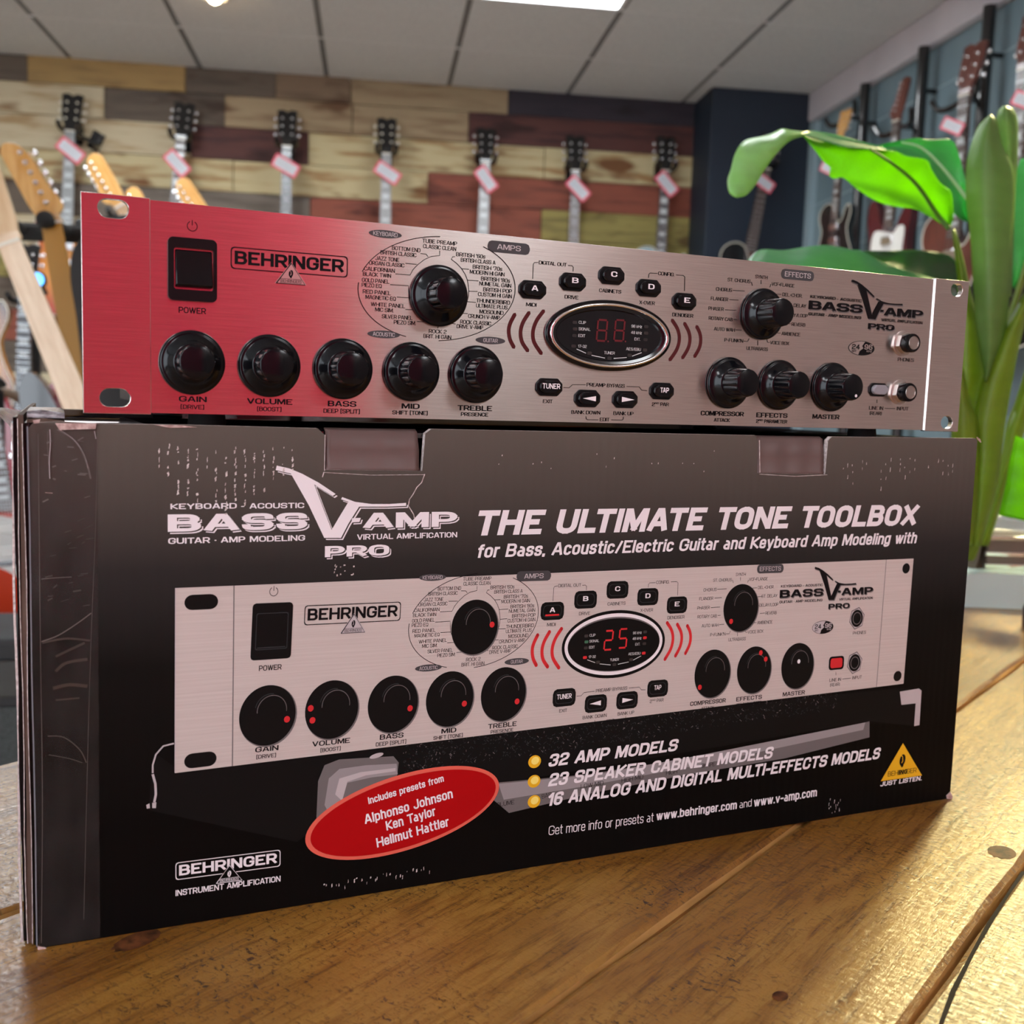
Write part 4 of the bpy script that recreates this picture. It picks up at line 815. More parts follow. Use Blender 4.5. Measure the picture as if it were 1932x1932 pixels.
# tape over the left edge: a rippled clear strip with folds
bm = BM(); rows_ = []; r = random.Random(5); xe = P_(184, 803)[0], P_(158, 1740)[0]
for i in range(60):
    t = i / 59; z = H_ - .8 - (H_ - 1.2) * t; xr_ = 25.3 + (24.2 - 25.3) * t
    rows_.append([bm.verts.new((-.6 + (xr_ + .6) * j / 10, -.22 - max(0, .22 * math.sin(i * .9 + j * .5 + 1.5 * math.sin(i * .23)) * r.uniform(.4, 1)) * math.sin(PI * min(1, j / 9.)), z)) for j in range(11)])
for a, b in zip(rows_, rows_[1:]):
    for q in range(10): bm.faces.new((a[q], a[q + 1], b[q + 1], b[q]))
obj('packing_tape', bm, M['tape'], box, s=.001, smooth=60)
# ---- artwork
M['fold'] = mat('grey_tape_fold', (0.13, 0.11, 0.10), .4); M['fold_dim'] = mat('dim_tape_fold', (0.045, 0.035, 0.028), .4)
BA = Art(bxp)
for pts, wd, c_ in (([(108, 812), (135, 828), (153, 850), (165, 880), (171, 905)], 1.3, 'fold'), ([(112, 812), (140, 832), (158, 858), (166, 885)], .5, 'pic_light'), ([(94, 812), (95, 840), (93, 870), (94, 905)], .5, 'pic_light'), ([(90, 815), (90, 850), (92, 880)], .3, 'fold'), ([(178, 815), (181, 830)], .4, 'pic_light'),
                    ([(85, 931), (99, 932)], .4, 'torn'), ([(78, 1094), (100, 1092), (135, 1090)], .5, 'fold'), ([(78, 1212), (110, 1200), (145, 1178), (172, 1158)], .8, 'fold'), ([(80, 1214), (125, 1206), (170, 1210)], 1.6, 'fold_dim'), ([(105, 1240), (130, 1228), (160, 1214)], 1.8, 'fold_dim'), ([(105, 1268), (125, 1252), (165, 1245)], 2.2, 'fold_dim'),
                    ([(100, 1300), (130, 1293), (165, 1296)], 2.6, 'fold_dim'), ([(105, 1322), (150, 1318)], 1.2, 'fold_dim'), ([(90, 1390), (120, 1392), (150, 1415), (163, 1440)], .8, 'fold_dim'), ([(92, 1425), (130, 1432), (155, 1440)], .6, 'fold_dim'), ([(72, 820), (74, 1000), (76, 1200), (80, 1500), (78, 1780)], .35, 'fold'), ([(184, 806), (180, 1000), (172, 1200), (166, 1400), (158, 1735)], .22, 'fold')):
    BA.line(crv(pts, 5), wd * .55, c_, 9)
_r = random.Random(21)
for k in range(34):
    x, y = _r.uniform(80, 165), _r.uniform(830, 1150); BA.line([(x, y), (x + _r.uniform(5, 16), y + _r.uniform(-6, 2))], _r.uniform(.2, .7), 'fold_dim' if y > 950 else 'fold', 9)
M['gap'] = M['carton']
for k in ('pic_black', 'pic_grey', 'pic_mid', 'pic_light', 'pic_red', 'ell_red', 'ell_rim', 'yellow', 'yellow_hi', 'pic_silver', 'pic_ear'): BS(M[k]).inputs['Specular IOR Level'].default_value = .1
S = lambda x, y: (300 + .31056 * x, 800 + .31056 * y)
logo(lambda x, y: bxp(*S(x, y)), BA, 'white', 'white', 'white', 1)
def bline(s, p0, p1, hpx, col='white', bold=.02, shear=0.0, lay=3):
    a, b = np.array(bxp(*p0)), np.array(bxp(*p1)); mid = ((p0[0] + p1[0]) / 2, (p0[1] + p1[1]) / 2); _, sy = local_scale(bxp, *mid)
    V, Fc = text2d(s, bold, shear); x0 = min(v[0] for v in V); x1 = max(v[0] for v in V); d = b - a; Ln = np.linalg.norm(d); d = d / Ln; n = np.array([-d[1], d[0]])
    BA.add(col, lay, [tuple(a + d * (v[0] - x0) / (x1 - x0) * Ln + n * v[1] / CAPH * hpx * sy) for v in V], Fc)
bline('THE ULTIMATE TONE TOOLBOX', (901, 1012), (1733, 992), 43, bold=.056, shear=.25)
bline('for Bass, Acoustic/Electric Guitar and Keyboard Amp Modeling with', (901, 1054), (1729, 1026), 23, bold=.035, shear=.22)
bline('32 AMP MODELS', (1034, 1448), (1279, 1417), 23, bold=.045, shear=.25, lay=6)
bline('23 SPEAKER CABINET MODELS', (1033, 1485), (1458, 1431), 23, bold=.045, shear=.25, lay=6)
bline('16 ANALOG AND DIGITAL MULTI-EFFECTS MODELS', (1033, 1522), (1660, 1432), 23, bold=.045, shear=.25, lay=6)
bline('Get more info or presets at', (1034, 1577), (1232, 1551), 17, bold=.0, lay=6); bline('www.behringer.com', (1237, 1549), (1389, 1527), 16, bold=.035, lay=6); bline('and', (1394, 1526), (1417, 1522), 14, bold=0, lay=6); bline('www.v-amp.com', (1421, 1523), (1540, 1503), 16, bold=.035, lay=6)
# maker's badge at the foot
a0 = bxp(331, 1648); b0_ = bxp(529, 1618); hgt = abs(bxp(331, 1629)[1] - bxp(331, 1662)[1]); mid = bxp(430, 1633)
M['badge_paper'] = M['carton']; B2 = Art(bxp); badge(B2, 0, b0_[0] - a0[0], hgt / 2, -hgt / 2, 'white', 3, 'badge_paper')
sl = (bxp(529, 1604)[1] - bxp(331, 1629)[1]) / (b0_[0] - a0[0])
for col, lay, V, Fc in B2.items: BA.add(col, lay, [(a0[0] + v[0], bxp(331, 1645.5)[1] + v[1] + sl * v[0]) for v in V], Fc)
bline('INSTRUMENT AMPLIFICATION', (331, 1692), (529, 1664), 11, bold=.03)
# yellow triangle
BA.poly([(1703, 1403), (1661, 1475), (1739, 1464)], 'yellow', 3); c = bxp(1702, 1435); ear(BA, c, 3.6, 'ink', 4, 'yellow')
bline('BEHRINGER', (1674, 1466), (1728, 1458), 9, 'ink', .0, lay=5); bline('ING', (1695, 1463), (1711, 1460.5), 9, 'ink', .05, lay=5); bline('JUST LISTEN.', (1660, 1485), (1738, 1473), 8.5, bold=.04, shear=.12)
for y in ((1008, 1438), (1007, 1475), (1007, 1513)):
    c = bxp(*y); BA.disc(c, 3.5, 3.3, 'yellow', 6, n=28); BA.disc((c[0] + .3, c[1] + .5), 2.2, 2.0, 'yellow_hi', 7, n=24, rot=.4)
# red preset oval
c = bxp(765, 1533); ang = math.atan2(bxp(930, 1480)[1] - bxp(600, 1590)[1], bxp(930, 1480)[0] - bxp(600, 1590)[0]) * .83
BA.disc(c, 48.5, 19.0, 'ell_rim', 7, n=72, rot=ang); BA.disc((c[0] + .3, c[1] - .1), 46.4, 17.2, 'ell_red', 8, n=72, rot=ang)
for s, p0, p1, h_ in (('Includes presets from', (695, 1518), (837, 1475), 13), ('Alphonso Johnson', (688, 1556), (854, 1506), 18), ('Ken Taylor', (729, 1568), (822, 1539), 18), ('Hellmut Hattler', (711, 1600), (847, 1559), 18)): bline(s, p0, p1, h_, bold=.035, lay=9)
# photographed amplifier head behind the unit (printed)
BA.poly([(331, 1450), (750, 1400), (1690, 1300), (1738, 1300), (1735, 1372), (1640, 1362), (1000, 1470), (600, 1560), (560, 1590), (280, 1530), (290, 1420)], 'pic_black', 1)
BA.poly([(935, 1478), (1110, 1462), (1460, 1405), (1640, 1362), (1640, 1392), (1480, 1432), (1300, 1462), (1120, 1497), (960, 1535), (930, 1510)], 'pic_mid', 2)
BA.poly([(940, 1480), (1300, 1428), (1610, 1370), (1600, 1386), (1300, 1447), (1000, 1500), (940, 1505)], 'pic_amp', 3) if False else None
M['pic_strip'] = mat('printed_grey_strip', (0.30, 0.27, 0.28), 0.4)
BA.poly([(940, 1480), (1120, 1463), (1300, 1430), (1632, 1364), (1628, 1378), (1300, 1448), (1100, 1485), (950, 1510)], 'pic_strip', 3)
for s, p0, p1 in (('VOLUME', (929, 1525), (970, 1518)), ('BASS', (1022, 1508), (1046, 1502)), ('LOW MID', (1095, 1489), (1138, 1482)), ('HIGH MID', (1172, 1478), (1213, 1470)), ('HIGH', (1256, 1464), (1277, 1460)), ('SHAPE', (1322, 1450), (1348, 1446))): bline(s, p0, p1, 8, 'ink', 0.0, lay=4)
BA.poly([(596, 1560), (600, 1475), (612, 1445), (640, 1434), (742, 1428), (752, 1440), (748, 1470), (700, 1495), (640, 1530)], 'pic_mid', 3)
BA.poly([(612, 1520), (620, 1470), (640, 1452), (690, 1445), (748, 1442), (750, 1462), (700, 1468), (655, 1478), (640, 1530), (625, 1545)], 'pic_strip', 4)
BA.poly([(632, 1500), (640, 1470), (680, 1458), (746, 1450), (746, 1456), (690, 1464), (655, 1476), (645, 1512)], 'pic_light', 5)
BA.disc(bxp(710, 1427), 3.4, 1.1, 'pic_light', 4, n=20, rot=.2)
BA.line([(328, 1404), (308, 1409), (294, 1425), (288, 1445), (288, 1460)], .7, 'pic_light', 3); BA.line([(288, 1462), (293, 1480), (294, 1500), (291, 1515)], 1.0, 'pic_light', 3)
BA.poly([(276, 1520), (282, 1517), (283, 1526), (277, 1527)], 'pic_light', 3); BA.poly([(287, 1516), (295, 1515), (294, 1526), (287, 1526)], 'pic_light', 3)
BA.poly([(1697, 1306), (1733, 1300), (1738, 1304), (1734, 1369), (1724, 1371), (1727, 1328), (1700, 1331)], 'pic_light', 3)
for k in range(900):                                            # printed tolex grain
    t = random.random(); x = 760 + 820 * t; y = 1437 - 120 * t + random.uniform(-28, 26) * (1 - .25 * t); dx, dy = random.uniform(-4, 4), random.uniform(-4, 4)
    BA.line([(x, y), (x + dx, y + dy)], random.uniform(.2, .45), 'pic_grey' if random.random() < .85 else 'pic_mid', 2)
# printed picture of the unit: the plate layout seen in the artwork's perspective
HP = homog([(0, 88.1), (482.6, 88.1), (482.6, 0), (0, 0)], [bxp(331, 1111), bxp(1723, 1055), bxp(1704, 1291), bxp(330, 1460)])
mg = (bxp(438, 1106)[0], 0)
PP = Art(pan)
PP.poly([(0, 0), (482.6, 0), (482.6, 88.1), (0, 88.1)], 'pic_ear', 1, mm=True); PP.poly([(26.3, 0), (456.4, 0), (456.4, 88.1), (26.3, 88.1)], 'pic_silver', 2, mm=True)
PP.line([(26.3, 0), (26.3, 88.1)], .5, 'pic_mid', 3, mm=True); PP.line([(456.4, 0), (456.4, 88.1)], .5, 'pic_mid', 3, mm=True)
PP.line([(0, .2), (0, 88.1)], .4, 'pic_light', 3, mm=True)
for x, z, hw in ((11.5, 81, 7.6), (11.5, 5, 7.4), (476, 81.5, 3.6), (476, 6, 3.9)): PP.add('pic_black', 3, obround((x, z), hw, 3.6), [tuple(range(20))])
# the artwork's layout sits slightly differently from the real plate: measured anchors
src = [KN[0], KN[4], KN[5], (243.1, 44.0), KN[6], KN[7], KN[9]]
HPi = None
dst_px = [(504, 1353), (951, 1306), (896, 1181), (1158, 1219), (1397, 1149), (1342, 1280), (1505, 1251)]
def fit_h(src, dst):
    A = []; b = []
    for (x, y), (u, v) in zip(src, dst): A += [[x, y, 1, 0, 0, 0, -u * x, -u * y], [0, 0, 0, x, y, 1, -v * x, -v * y]]; b += [u, v]
    h = np.linalg.lstsq(np.array(A, float), np.array(b, float), rcond=None)[0]
    return lambda x, y: ((h[0] * x + h[1] * y + h[2]) / (h[6] * x + h[7] * y + 1), (h[3] * x + h[4] * y + h[5]) / (h[6] * x + h[7] * y + 1))
HI = fit_h(src, [bxp(*p) for p in dst_px])
PI_ = Art(pan)
for col, lay, V, Fc in PA.items: PI_.add({'plate': 'pic_light', 'silver_ink': 'pic_light'}.get(col, col), lay + 3, V, Fc)
dots = {0: [(9.6, -2.6)], 1: [(-11, 1.5), (-9.8, -4.2)], 2: [(9.5, -2.8)], 3: [(8.6, -3)], 4: [(8.6, -4.4)], 5: [(10.3, .8)], 6: [(-7.3, -7.6)], 7: [(-9.3, -7.2)], 8: [(4.6, 9.8), (9, 5.8)], 9: []}
for i, (x, z) in enumerate(KN):
    PI_.disc((x + .4, z - .4), 14.1, 14.1, 'pic_mid', 5); PI_.disc((x, z), 13.8, 13.8, 'pic_black', 6)
    PI_.line([(x + 2 + 7.2 * math.cos(t), z + 2 + 7.0 * math.sin(t)) for t in np.linspace(-.1, PI + .1, 22)], .3, 'pic_mid', 7, mm=True)
    PI_.line([(x + 1.3 + 7.6 * math.cos(t), z + 2.4 + 7.4 * math.sin(t)) for t in np.linspace(1.4, PI - .2, 16)], .4, 'pic_grey', 7, mm=True)
    for dx, dz in dots[i]: PI_.disc((x + dx, z + dz), 1.5, 1.5, 'pic_red', 8, n=16)
    if i == 9: PI_.disc((x + .8, z + 2.6), 1.3, 1.3, 'white', 8, n=16)
PI_.rrect(((sx0 + sx1) / 2, (sz0 + sz1) / 2), sx1 - sx0, sz1 - sz0, 1.6, 'pic_black', 6)
PI_.rrect(((sx0 + sx1) / 2, (sz0 + sz1) / 2), sx1 - sx0 - 4, sz1 - sz0 - 9, .8, 'pic_grey', 7, ring=.4); PI_.line([(sx0 + 3, sz0 + 5.5), (sx1 - 3, sz0 + 5.5)], .5, 'pic_grey', 7, mm=True)
for (s, _, _), (x, z) in zip(BT, BC):
    PI_.rrect((x, z), 15, 9.4, 2.6, 'pic_black', 6); PI_.rrect((x, z), 12, 6.4, 2, 'pic_grey', 7, ring=.35)
    if s in '<>': k = 1 if s == '>' else -1; PI_.add('white', 8, [(x - 3.4 * k, z + 1.5), (x - 3.4 * k, z - 1.2), (x + 4.2 * k, z + .1)], [(0, 1, 2)])
    else: PI_.text(s, 0, 0, {'TUNER': 9.6, 'TAP': 5.2}.get(s, 3.6), 2.6, 'white', 8, bold=.035, mmc=(x, z + .6))
x, z = BC[0]; PI_.rrect((x, z - 2.1), 9, .9, .3, 'pic_red', 8)
for pts in ARCS: PI_.line(crv([pan(*Z3(*p)) for p in pts], 5), 2.0, 'pic_red', 5, mm=True, cap=True)
PI_.disc((DX, DZ), 35.6, 18.4, 'pic_black', 5, n=64); PI_.disc((DX, DZ), 33.8, 16.7, 'white', 6, n=64); PI_.disc((DX, DZ), 31.8, 14.8, 'pic_mid', 7, n=64); PI_.disc((DX, DZ - .2), 31.6, 14.2, 'pic_black', 8, n=64)
D2 = Art(pan); display_art(D2, True)
for col, lay, V, Fc in D2.items: PI_.add(col, lay + 8, V, Fc)
c = pan(*Z4(1250, 897)); PI_.rrect(c, 13.6, 8.4, 2, 'pic_black', 5); PI_.rrect(c, 10.6, 6, 1.4, 'pic_red', 6)
for px, py in ((1703.5, 648), (1697.5, 740)):
    x, z = pan(px, py); PI_.disc((x, z), 7.2, 7.2, 'pic_mid', 5, n=6, rot=.3); PI_.disc((x, z), 6.5, 6.5, 'pic_light', 6, n=6, rot=.3); PI_.disc((x, z), 5.4, 5.4, 'pic_black', 7); PI_.disc((x, z), 3.9, 3.9, 'pic_mid', 8); PI_.disc((x, z), 3.4, 3.4, 'pic_black', 9)
PP.build('printed_plate', box, y0=-.22, dy=-.03, mp=HP); PI_.build('printed_unit_picture', box, y0=-.26, dy=-.025, mp=HI)
# scuffs where the corrugation has rubbed through, and a torn crease
bm = BM(); r = random.Random(11)
def speck(x, y, w_, h_):
    a = bxp(x, y); n = 5; L_ = [(a[0] + r.uniform(.2, 1) * w_ * .25 * (1 if i < n else -1), a[1] - h_ * .25 * (i / n if i < n else (2 * n - i) / n)) for i in range(2 * n)]
    BA.add('paper', 4, L_, [tuple(range(len(L_)))])
for k, x in enumerate(range(300, 560, 18)):
    y0 = 838 + r.uniform(0, 20); y1 = y0 + (50 + 90 * math.sin(PI * k / 14)) * r.uniform(.7, 1)
    y = y0
    while y < y1:
        h_ = r.uniform(2, 11)
        if r.random() < .72: speck(x + r.uniform(-1.5, 1.5), y, r.uniform(.8, 2.6), h_)
        y += h_ + r.uniform(0, 6)
for k, x in enumerate(range(1590, 1800, 9)):
    y = 862 + r.uniform(0, 25)
    for q in range(r.randint(0, 3)): speck(x + r.uniform(-1, 1), y, r.uniform(.6, 1.6), r.uniform(3, 12)); y += r.uniform(8, 26)
for k in range(26): speck(610 + k * 8 + r.uniform(-3, 3), 1672 - k * 1.3 + r.uniform(-6, 6), r.uniform(.8, 2), r.uniform(3, 9))
for k in range(14): speck(820 + r.uniform(0, 560), 850 + r.uniform(0, 40), 1.2, r.uniform(2, 5))
for k in range(14): speck(630 + r.uniform(0, 50), 1062 + r.uniform(0, 26), 1.6, r.uniform(2, 5))
for k in range(16): speck(1560 + r.uniform(0, 25), 1505 + r.uniform(0, 30), 1.2, r.uniform(3, 9))
A_ = BA; A_.line([(801, 896), (795, 912), (786, 921), (779, 934), (772, 944), (770, 956), (774, 962), (780, 972), (782, 981)], .42, 'paper', 4); A_.line([(611, 892), (608, 902)], .4, 'paper', 4)
A_.line([(612, 893), (700, 898), (800, 897)], .2, 'paper', 4); A_.line([(1432, 896), (1500, 900), (1560, 897)], .25, 'paper', 4); A_.line([(613, 822), (612, 890)], .3, 'paper', 4); A_.line([(1432, 832), (1433, 893)], .45, 'paper', 4)
BA.build('printed_lettering', box, y0=-.10, dy=-.05)

# ------------------------------------------------------------------ guitars
M['hw_black'] = mat('black_lacquer', (0.010, 0.010, 0.011), 0.2, coat=.5)
M['hw_chrome'] = mat('chrome_tuner', (0.85, 0.86, 0.88), 0.15, 1.0)
M['ivory'] = mat('ivory_plastic', (0.80, 0.76, 0.64), 0.4)
M['pearl'] = mat('pearl_inlay', (0.72, 0.78, 0.78), 0.25)
M['rosewood'] = noise_on(mat('rosewood_board', (0.10, 0.05, 0.03), 0.35), (0.05, 0.030, 0.022), (0.11, 0.065, 0.045), (30, 4, 4), 4)
M['ebony'] = mat('dark_board', (0.035, 0.033, 0.035), 0.3)
M['board_glare'] = mat('sheen_lit_board', (0.34, 0.36, 0.36), 0.3)  # glare on the boards put into the base colour
M['steel'] = mat('steel_string', (0.6, 0.62, 0.64), 0.3, 1.0)
M['dark_red'] = mat('dark_red_lacquer', (0.085, 0.010, 0.014), 0.25, coat=.3)
M['maple'] = noise_on(mat('lacquered_maple', (0.66, 0.36, 0.11), 0.25, coat=.4), (0.58, 0.29, 0.075), (0.72, 0.42, 0.15), (20, 4, 3), 4)
M['maple_pale'] = noise_on(mat('pale_maple', (0.72, 0.50, 0.29), 0.3, coat=.3), (0.66, 0.44, 0.24), (0.78, 0.58, 0.36), (20, 4, 3), 4)
M['gold_neck'] = mat('mustard_gold_lacquer', (0.42, 0.20, 0.022), 0.45, spec=.3)
M['white_gloss'] = mat('glossy_white', (0.80, 0.80, 0.76), 0.2, coat=.4)
M['red_gloss'] = mat('glossy_red', (0.36, 0.012, 0.035), 0.18, coat=.5)
M['orange_red'] = mat('glossy_orange_red', (0.62, 0.055, 0.018), 0.2, coat=.5)
M['mahog'] = noise_on(mat('red_brown_mahogany', (0.20, 0.05, 0.03), 0.3, coat=.3), (0.085, 0.022, 0.014), (0.15, 0.04, 0.026), (20, 4, 3), 4)
def burst(name, c0, c1, c2, r0=.07, r1=.15):
    m = mat(name, c0, .18, coat=.5); tc = nd(m, 'ShaderNodeTexCoord'); mp = nd(m, 'ShaderNodeMapping'); mp.inputs['Location'].default_value = (0, 0, .61); mp.inputs['Scale'].default_value = (1.25, 0, 1)
    ln = nd(m, 'ShaderNodeVectorMath', operation='LENGTH'); rp = nd(m, 'ShaderNodeValToRGB'); e = rp.color_ramp.elements
    e[0].position = r0; e[0].color = (*c0, 1); e[1].position = r1 + .08; e[1].color = (*c2, 1); q = e.new(r1); q.color = (*c1, 1)
    lk(m, tc.outputs['Object'], mp.inputs[0]); lk(m, mp.outputs[0], ln.inputs[0]); lk(m, ln.outputs['Value'], rp.inputs[0]); lk(m, rp.outputs[0], BS(m).inputs['Base Color']); return m
M['burst_red'] = burst('cherry_sunburst', (0.70, 0.28, 0.05), (0.45, 0.06, 0.03), (0.30, 0.010, 0.025), .10, .20)
M['burst_tobacco'] = burst('tobacco_sunburst', (0.72, 0.34, 0.05), (0.40, 0.13, 0.02), (0.015, 0.010, 0.010), .10, .19)
BODY = {'single': [(-.028, .385), (-.085, .372), (-.132, .405), (-.142, .46), (-.118, .53), (-.132, .60), (-.165, .68), (-.150, .77), (-.085, .822), (0, .832), (.085, .822), (.150, .77), (.165, .68), (.132, .60), (.115, .53), (.132, .475), (.140, .43), (.118, .395), (.085, .425), (.062, .475), (.028, .485)],
        'horned': [(-.028, .46), (-.055, .45), (-.085, .37), (-.125, .335), (-.140, .38), (-.118, .47), (-.115, .54), (-.135, .62), (-.160, .70), (-.135, .79), (-.07, .825), (0, .83), (.07, .825), (.135, .79), (.160, .70), (.135, .62), (.115, .54), (.118, .47), (.140, .38), (.125, .335), (.085, .37), (.055, .45), (.028, .46)],
        'offset': [(-.03, .46), (-.055, .43), (-.075, .37), (-.105, .325), (-.135, .35), (-.140, .42), (-.120, .51), (-.122, .58), (-.150, .67), (-.158, .75), (-.12, .82), (-.05, .84), (.05, .84), (.12, .82), (.160, .75), (.150, .66), (.118, .57), (.115, .50), (.132, .43), (.125, .38), (.095, .375), (.065, .42), (.03, .47)]}
HEAD3 = [(-.022, 0), (-.026, -.03), (-.040, -.06), (-.045, -.15), (-.048, -.165), (-.02, -.172), (0, -.163), (.02, -.172), (.048, -.165), (.045, -.15), (.040, -.06), (.026, -.03), (.022, 0)]
HEAD6 = [(-.021, 0), (-.024, -.015), (-.040, -.03), (-.044, -.05), (-.034, -.09), (-.030, -.15), (-.014, -.185), (.012, -.190), (.028, -.172), (.030, -.15), (.028, -.05), (.024, -.02), (.021, 0)]
def guitar(name, label, loc, rot, head='3', head_m='hw_black', board='rosewood', neck_m='mahog', body='single', body_m='red_gloss', nut_end=.46, dots='block', group=None, sc=1.0, frets=True, tilt=0.0, flip=1, pick=None, peg='hw_chrome', shape_pick='hum'):
    """local frame: nut at the origin, neck running down -Z, face towards -Y"""
    t = thing(name, label, 'guitar', loc, rot, group); t.scale = (sc, sc, sc)
    hp = [(x * flip, d) for x, d in (HEAD3 if head == '3' else HEAD6)]
    fn = lambda x, y, z: (x + z * tilt, y + max(0, z - .02) * .22, z)
    bm = BM(); prism(bm, crv([(x, -d) for x, d in hp], 4, True), -.004, .010, fn=fn); hd = obj('headstock', bm, M[head_m], t, bevel=.002)
    spots = [(sx * .036, .055 + k * .038, sx) for sx in (-1, 1) for k in range(3)] if head == '3' else [(-.020 * flip, .045 + k * .024, -flip) for k in range(6)]
    for x, z, sx in spots:
        bm = BM(); y = -.006 + z * .22
        lathe(bm, [(.0055, 0), (.0055, .004), (.003, .006), (.003, .014), (.001, .015)], x * .62 + z * tilt, z, 12); bmesh.ops.translate(bm, vec=(0, y, 0), verts=bm.verts); x0_ = z * tilt
        tube(bm, [(x * .62 + x0_, y + .016, z), (x + sx * .014 + x0_, y + .016, z)], .0025, 6); ball(bm, (x + sx * .019 + x0_, y + .016, z), .0085, s=(.8, .6, 1)); obj('tuning_peg', bm, M[peg], t)
    bm = BM(); bx(bm, -.0215, .0215, -.007, .003, -.003, .003); obj('nut', bm, M['ivory'], t, smooth=0)
    wE = .0215; wB = .028; rows_ = []; bm = BM()
    for k in range(13):
        z = .0 - .43 * k / 12; w_ = wE + (wB - wE) * k / 12
        rows_.append([bm.verts.new((w_ * math.cos(q), .001 + .021 * math.sin(q), z)) for q in np.linspace(0, PI, 9)])
    for a, b in zip(rows_, rows_[1:]):
        for q in range(8): bm.faces.new((a[q], a[q + 1], b[q + 1], b[q]))
        bm.faces.new((a[8], a[0], b[0], b[8]))
    bm.faces.new(rows_[0]); bm.faces.new(rows_[-1]); obj('neck', bm, M[neck_m], t, smooth=60)
    bm = BM(); prism(bm, [(-wE, -.003), (wE, -.003), (wB + .001, -nut_end), (-wB - .001, -nut_end)], -.0045, .002, mi=0)
    zf = [.63 * (1 - 2 ** (-k / 12)) for k in range(1, 23)]
    for k, z in enumerate(zf):
        if frets and z < nut_end - .004: w_ = wE + (wB - wE) * z / .45; bx(bm, -w_, w_, -.0062, -.004, -z - .0012, -z + .0012, 1)
        if k + 1 in (3, 5, 7, 9, 12, 15, 17, 19) and dots:
            zm = (zf[k - 1] + z) / 2; hh = (z - zf[k - 1]) / 2 * (.72 if dots == 'block' else .25); w_ = .016 if dots == 'block' else .004
            if zm < nut_end: bx(bm, -w_, w_, -.005, -.004, -zm - hh, -zm + hh, 2)
    obj('fretboard', bm, [M[board], M['steel'], M['pearl']], t, smooth=0)
    if frets:
        bm = BM()
        for k in range(6): x = -.0165 + .0066 * k; tube(bm, [(x, -.0075, 0), (x * 1.5, -.0115, -.63)], .0007, 5)
        obj('strings', bm, M['steel'], t)
    if body:
        pts = crv([(x, -d) for x, d in BODY[body]], 5, True)
        bm = BM(); prism(bm, pts, -.002, .040); bo = obj('body', bm, M[body_m], t, bevel=.007, seg=3, smooth=50)
        if body == 'single':
            bm = BM(); rim = [(x * 1.004, -.0035, (z + .6) * 1.004 - .6) for x, z in pts]; tube(bm, rim + [rim[0]], .0025, 6); obj('binding', bm, M['ivory'], t)
        for zc in (.515, .595):
            bm = BM(); bx(bm, -.035, .035, -.014, 0, -zc - .018, -zc + .018); obj('pickup', bm, M['hw_chrome' if shape_pick == 'hum' else 'white_gloss'], t, bevel=.003, smooth=30)
        bm = BM(); bx(bm, -.045, .045, -.015, 0, -.642, -.622); obj('bridge', bm, M['hw_chrome'], t, bevel=.003)
        for sx, z in ((.10, .72), (.12, .66), (.07, .75)):
            bm = BM(); lathe(bm, [(.012, .002), (.012, .010), (.009, .016), (.001, .017)], sx, -z, 20); obj('control_knob', bm, M['hw_black'], t)
        if pick:
            bm = BM(); prism(bm, crv([(-.03, -.47), (-.09, -.47), (-.105, -.55), (-.08, -.62), (-.02, -.66), (.06, -.72), (.12, -.75), (.13, -.66), (.095, -.58), (.10, -.47), (.06, -.46), (.03, -.485)], 4, True), -.0045, 0); obj('pickguard', bm, M[pick], t)
    return t
M['tag_pink'] = mat('pink_price_card', (0.80, 0.13, 0.19), 0.6); M['tag_white'] = mat('white_price_label', (0.62, 0.65, 0.70), 0.6); M['tag_ink'] = mat('grey_label_print', (0.42, 0.43, 0.47), 0.6)
tag0 = None
def price_tag(loc, rot, label, sc=1.0):
    global tag0
    if tag0 is None:
        tag0 = thing('price_tag', label, 'price tag', loc, rot, 'pink bordered price tags hanging on the guitars')
        bm = BM(); prism(bm, rr(-.066, .066, -.034, .034, .008), -.001, .001); obj('card', bm, M['tag_pink'], tag0, smooth=0)
        bm = BM(); prism(bm, rr(-.055, .055, -.024, .024, .004), -.0018, -.0008); lb = obj('label_sticker', bm, M['tag_white'], tag0, smooth=0)
        bm = BM()
        for k in range(4): bx(bm, -.046, .046 - .02 * (k % 2), -.0021, -.0017, .013 - k * .009, .0155 - k * .009)
        obj('label_lines', bm, M['tag_ink'], lb, smooth=0); r = tag0
    else: r = dup(tag0, loc, rot, label)
    r.scale = (sc, sc, sc); return r
def wall_hanger(label, loc, rot, reach):
    t = thing('guitar_hanger', label, 'hanger', loc, rot, 'black guitar hangers')
    bm = BM(); bx(bm, -.03, .03, reach - .012, reach, -.05, .05); obj('wall_plate', bm, M['hw_black'], t, bevel=.003)
    bm = BM(); tube(bm, [(0, reach - .01, 0), (0, .045, .004)], .008); obj('arm', bm, M['hw_black'], t)
    bm = BM(); tube(bm, crv([(-.046, -.040, .022), (-.046, -.015, .006), (-.044, .022, 0), (-.02, .044, 0), (.02, .044, 0), (.044, .022, 0), (.046, -.015, .006), (.046, -.040, .022)], 5), .011); obj('yoke', bm, M['hw_black'], t)
    return t
YW = YB - .125
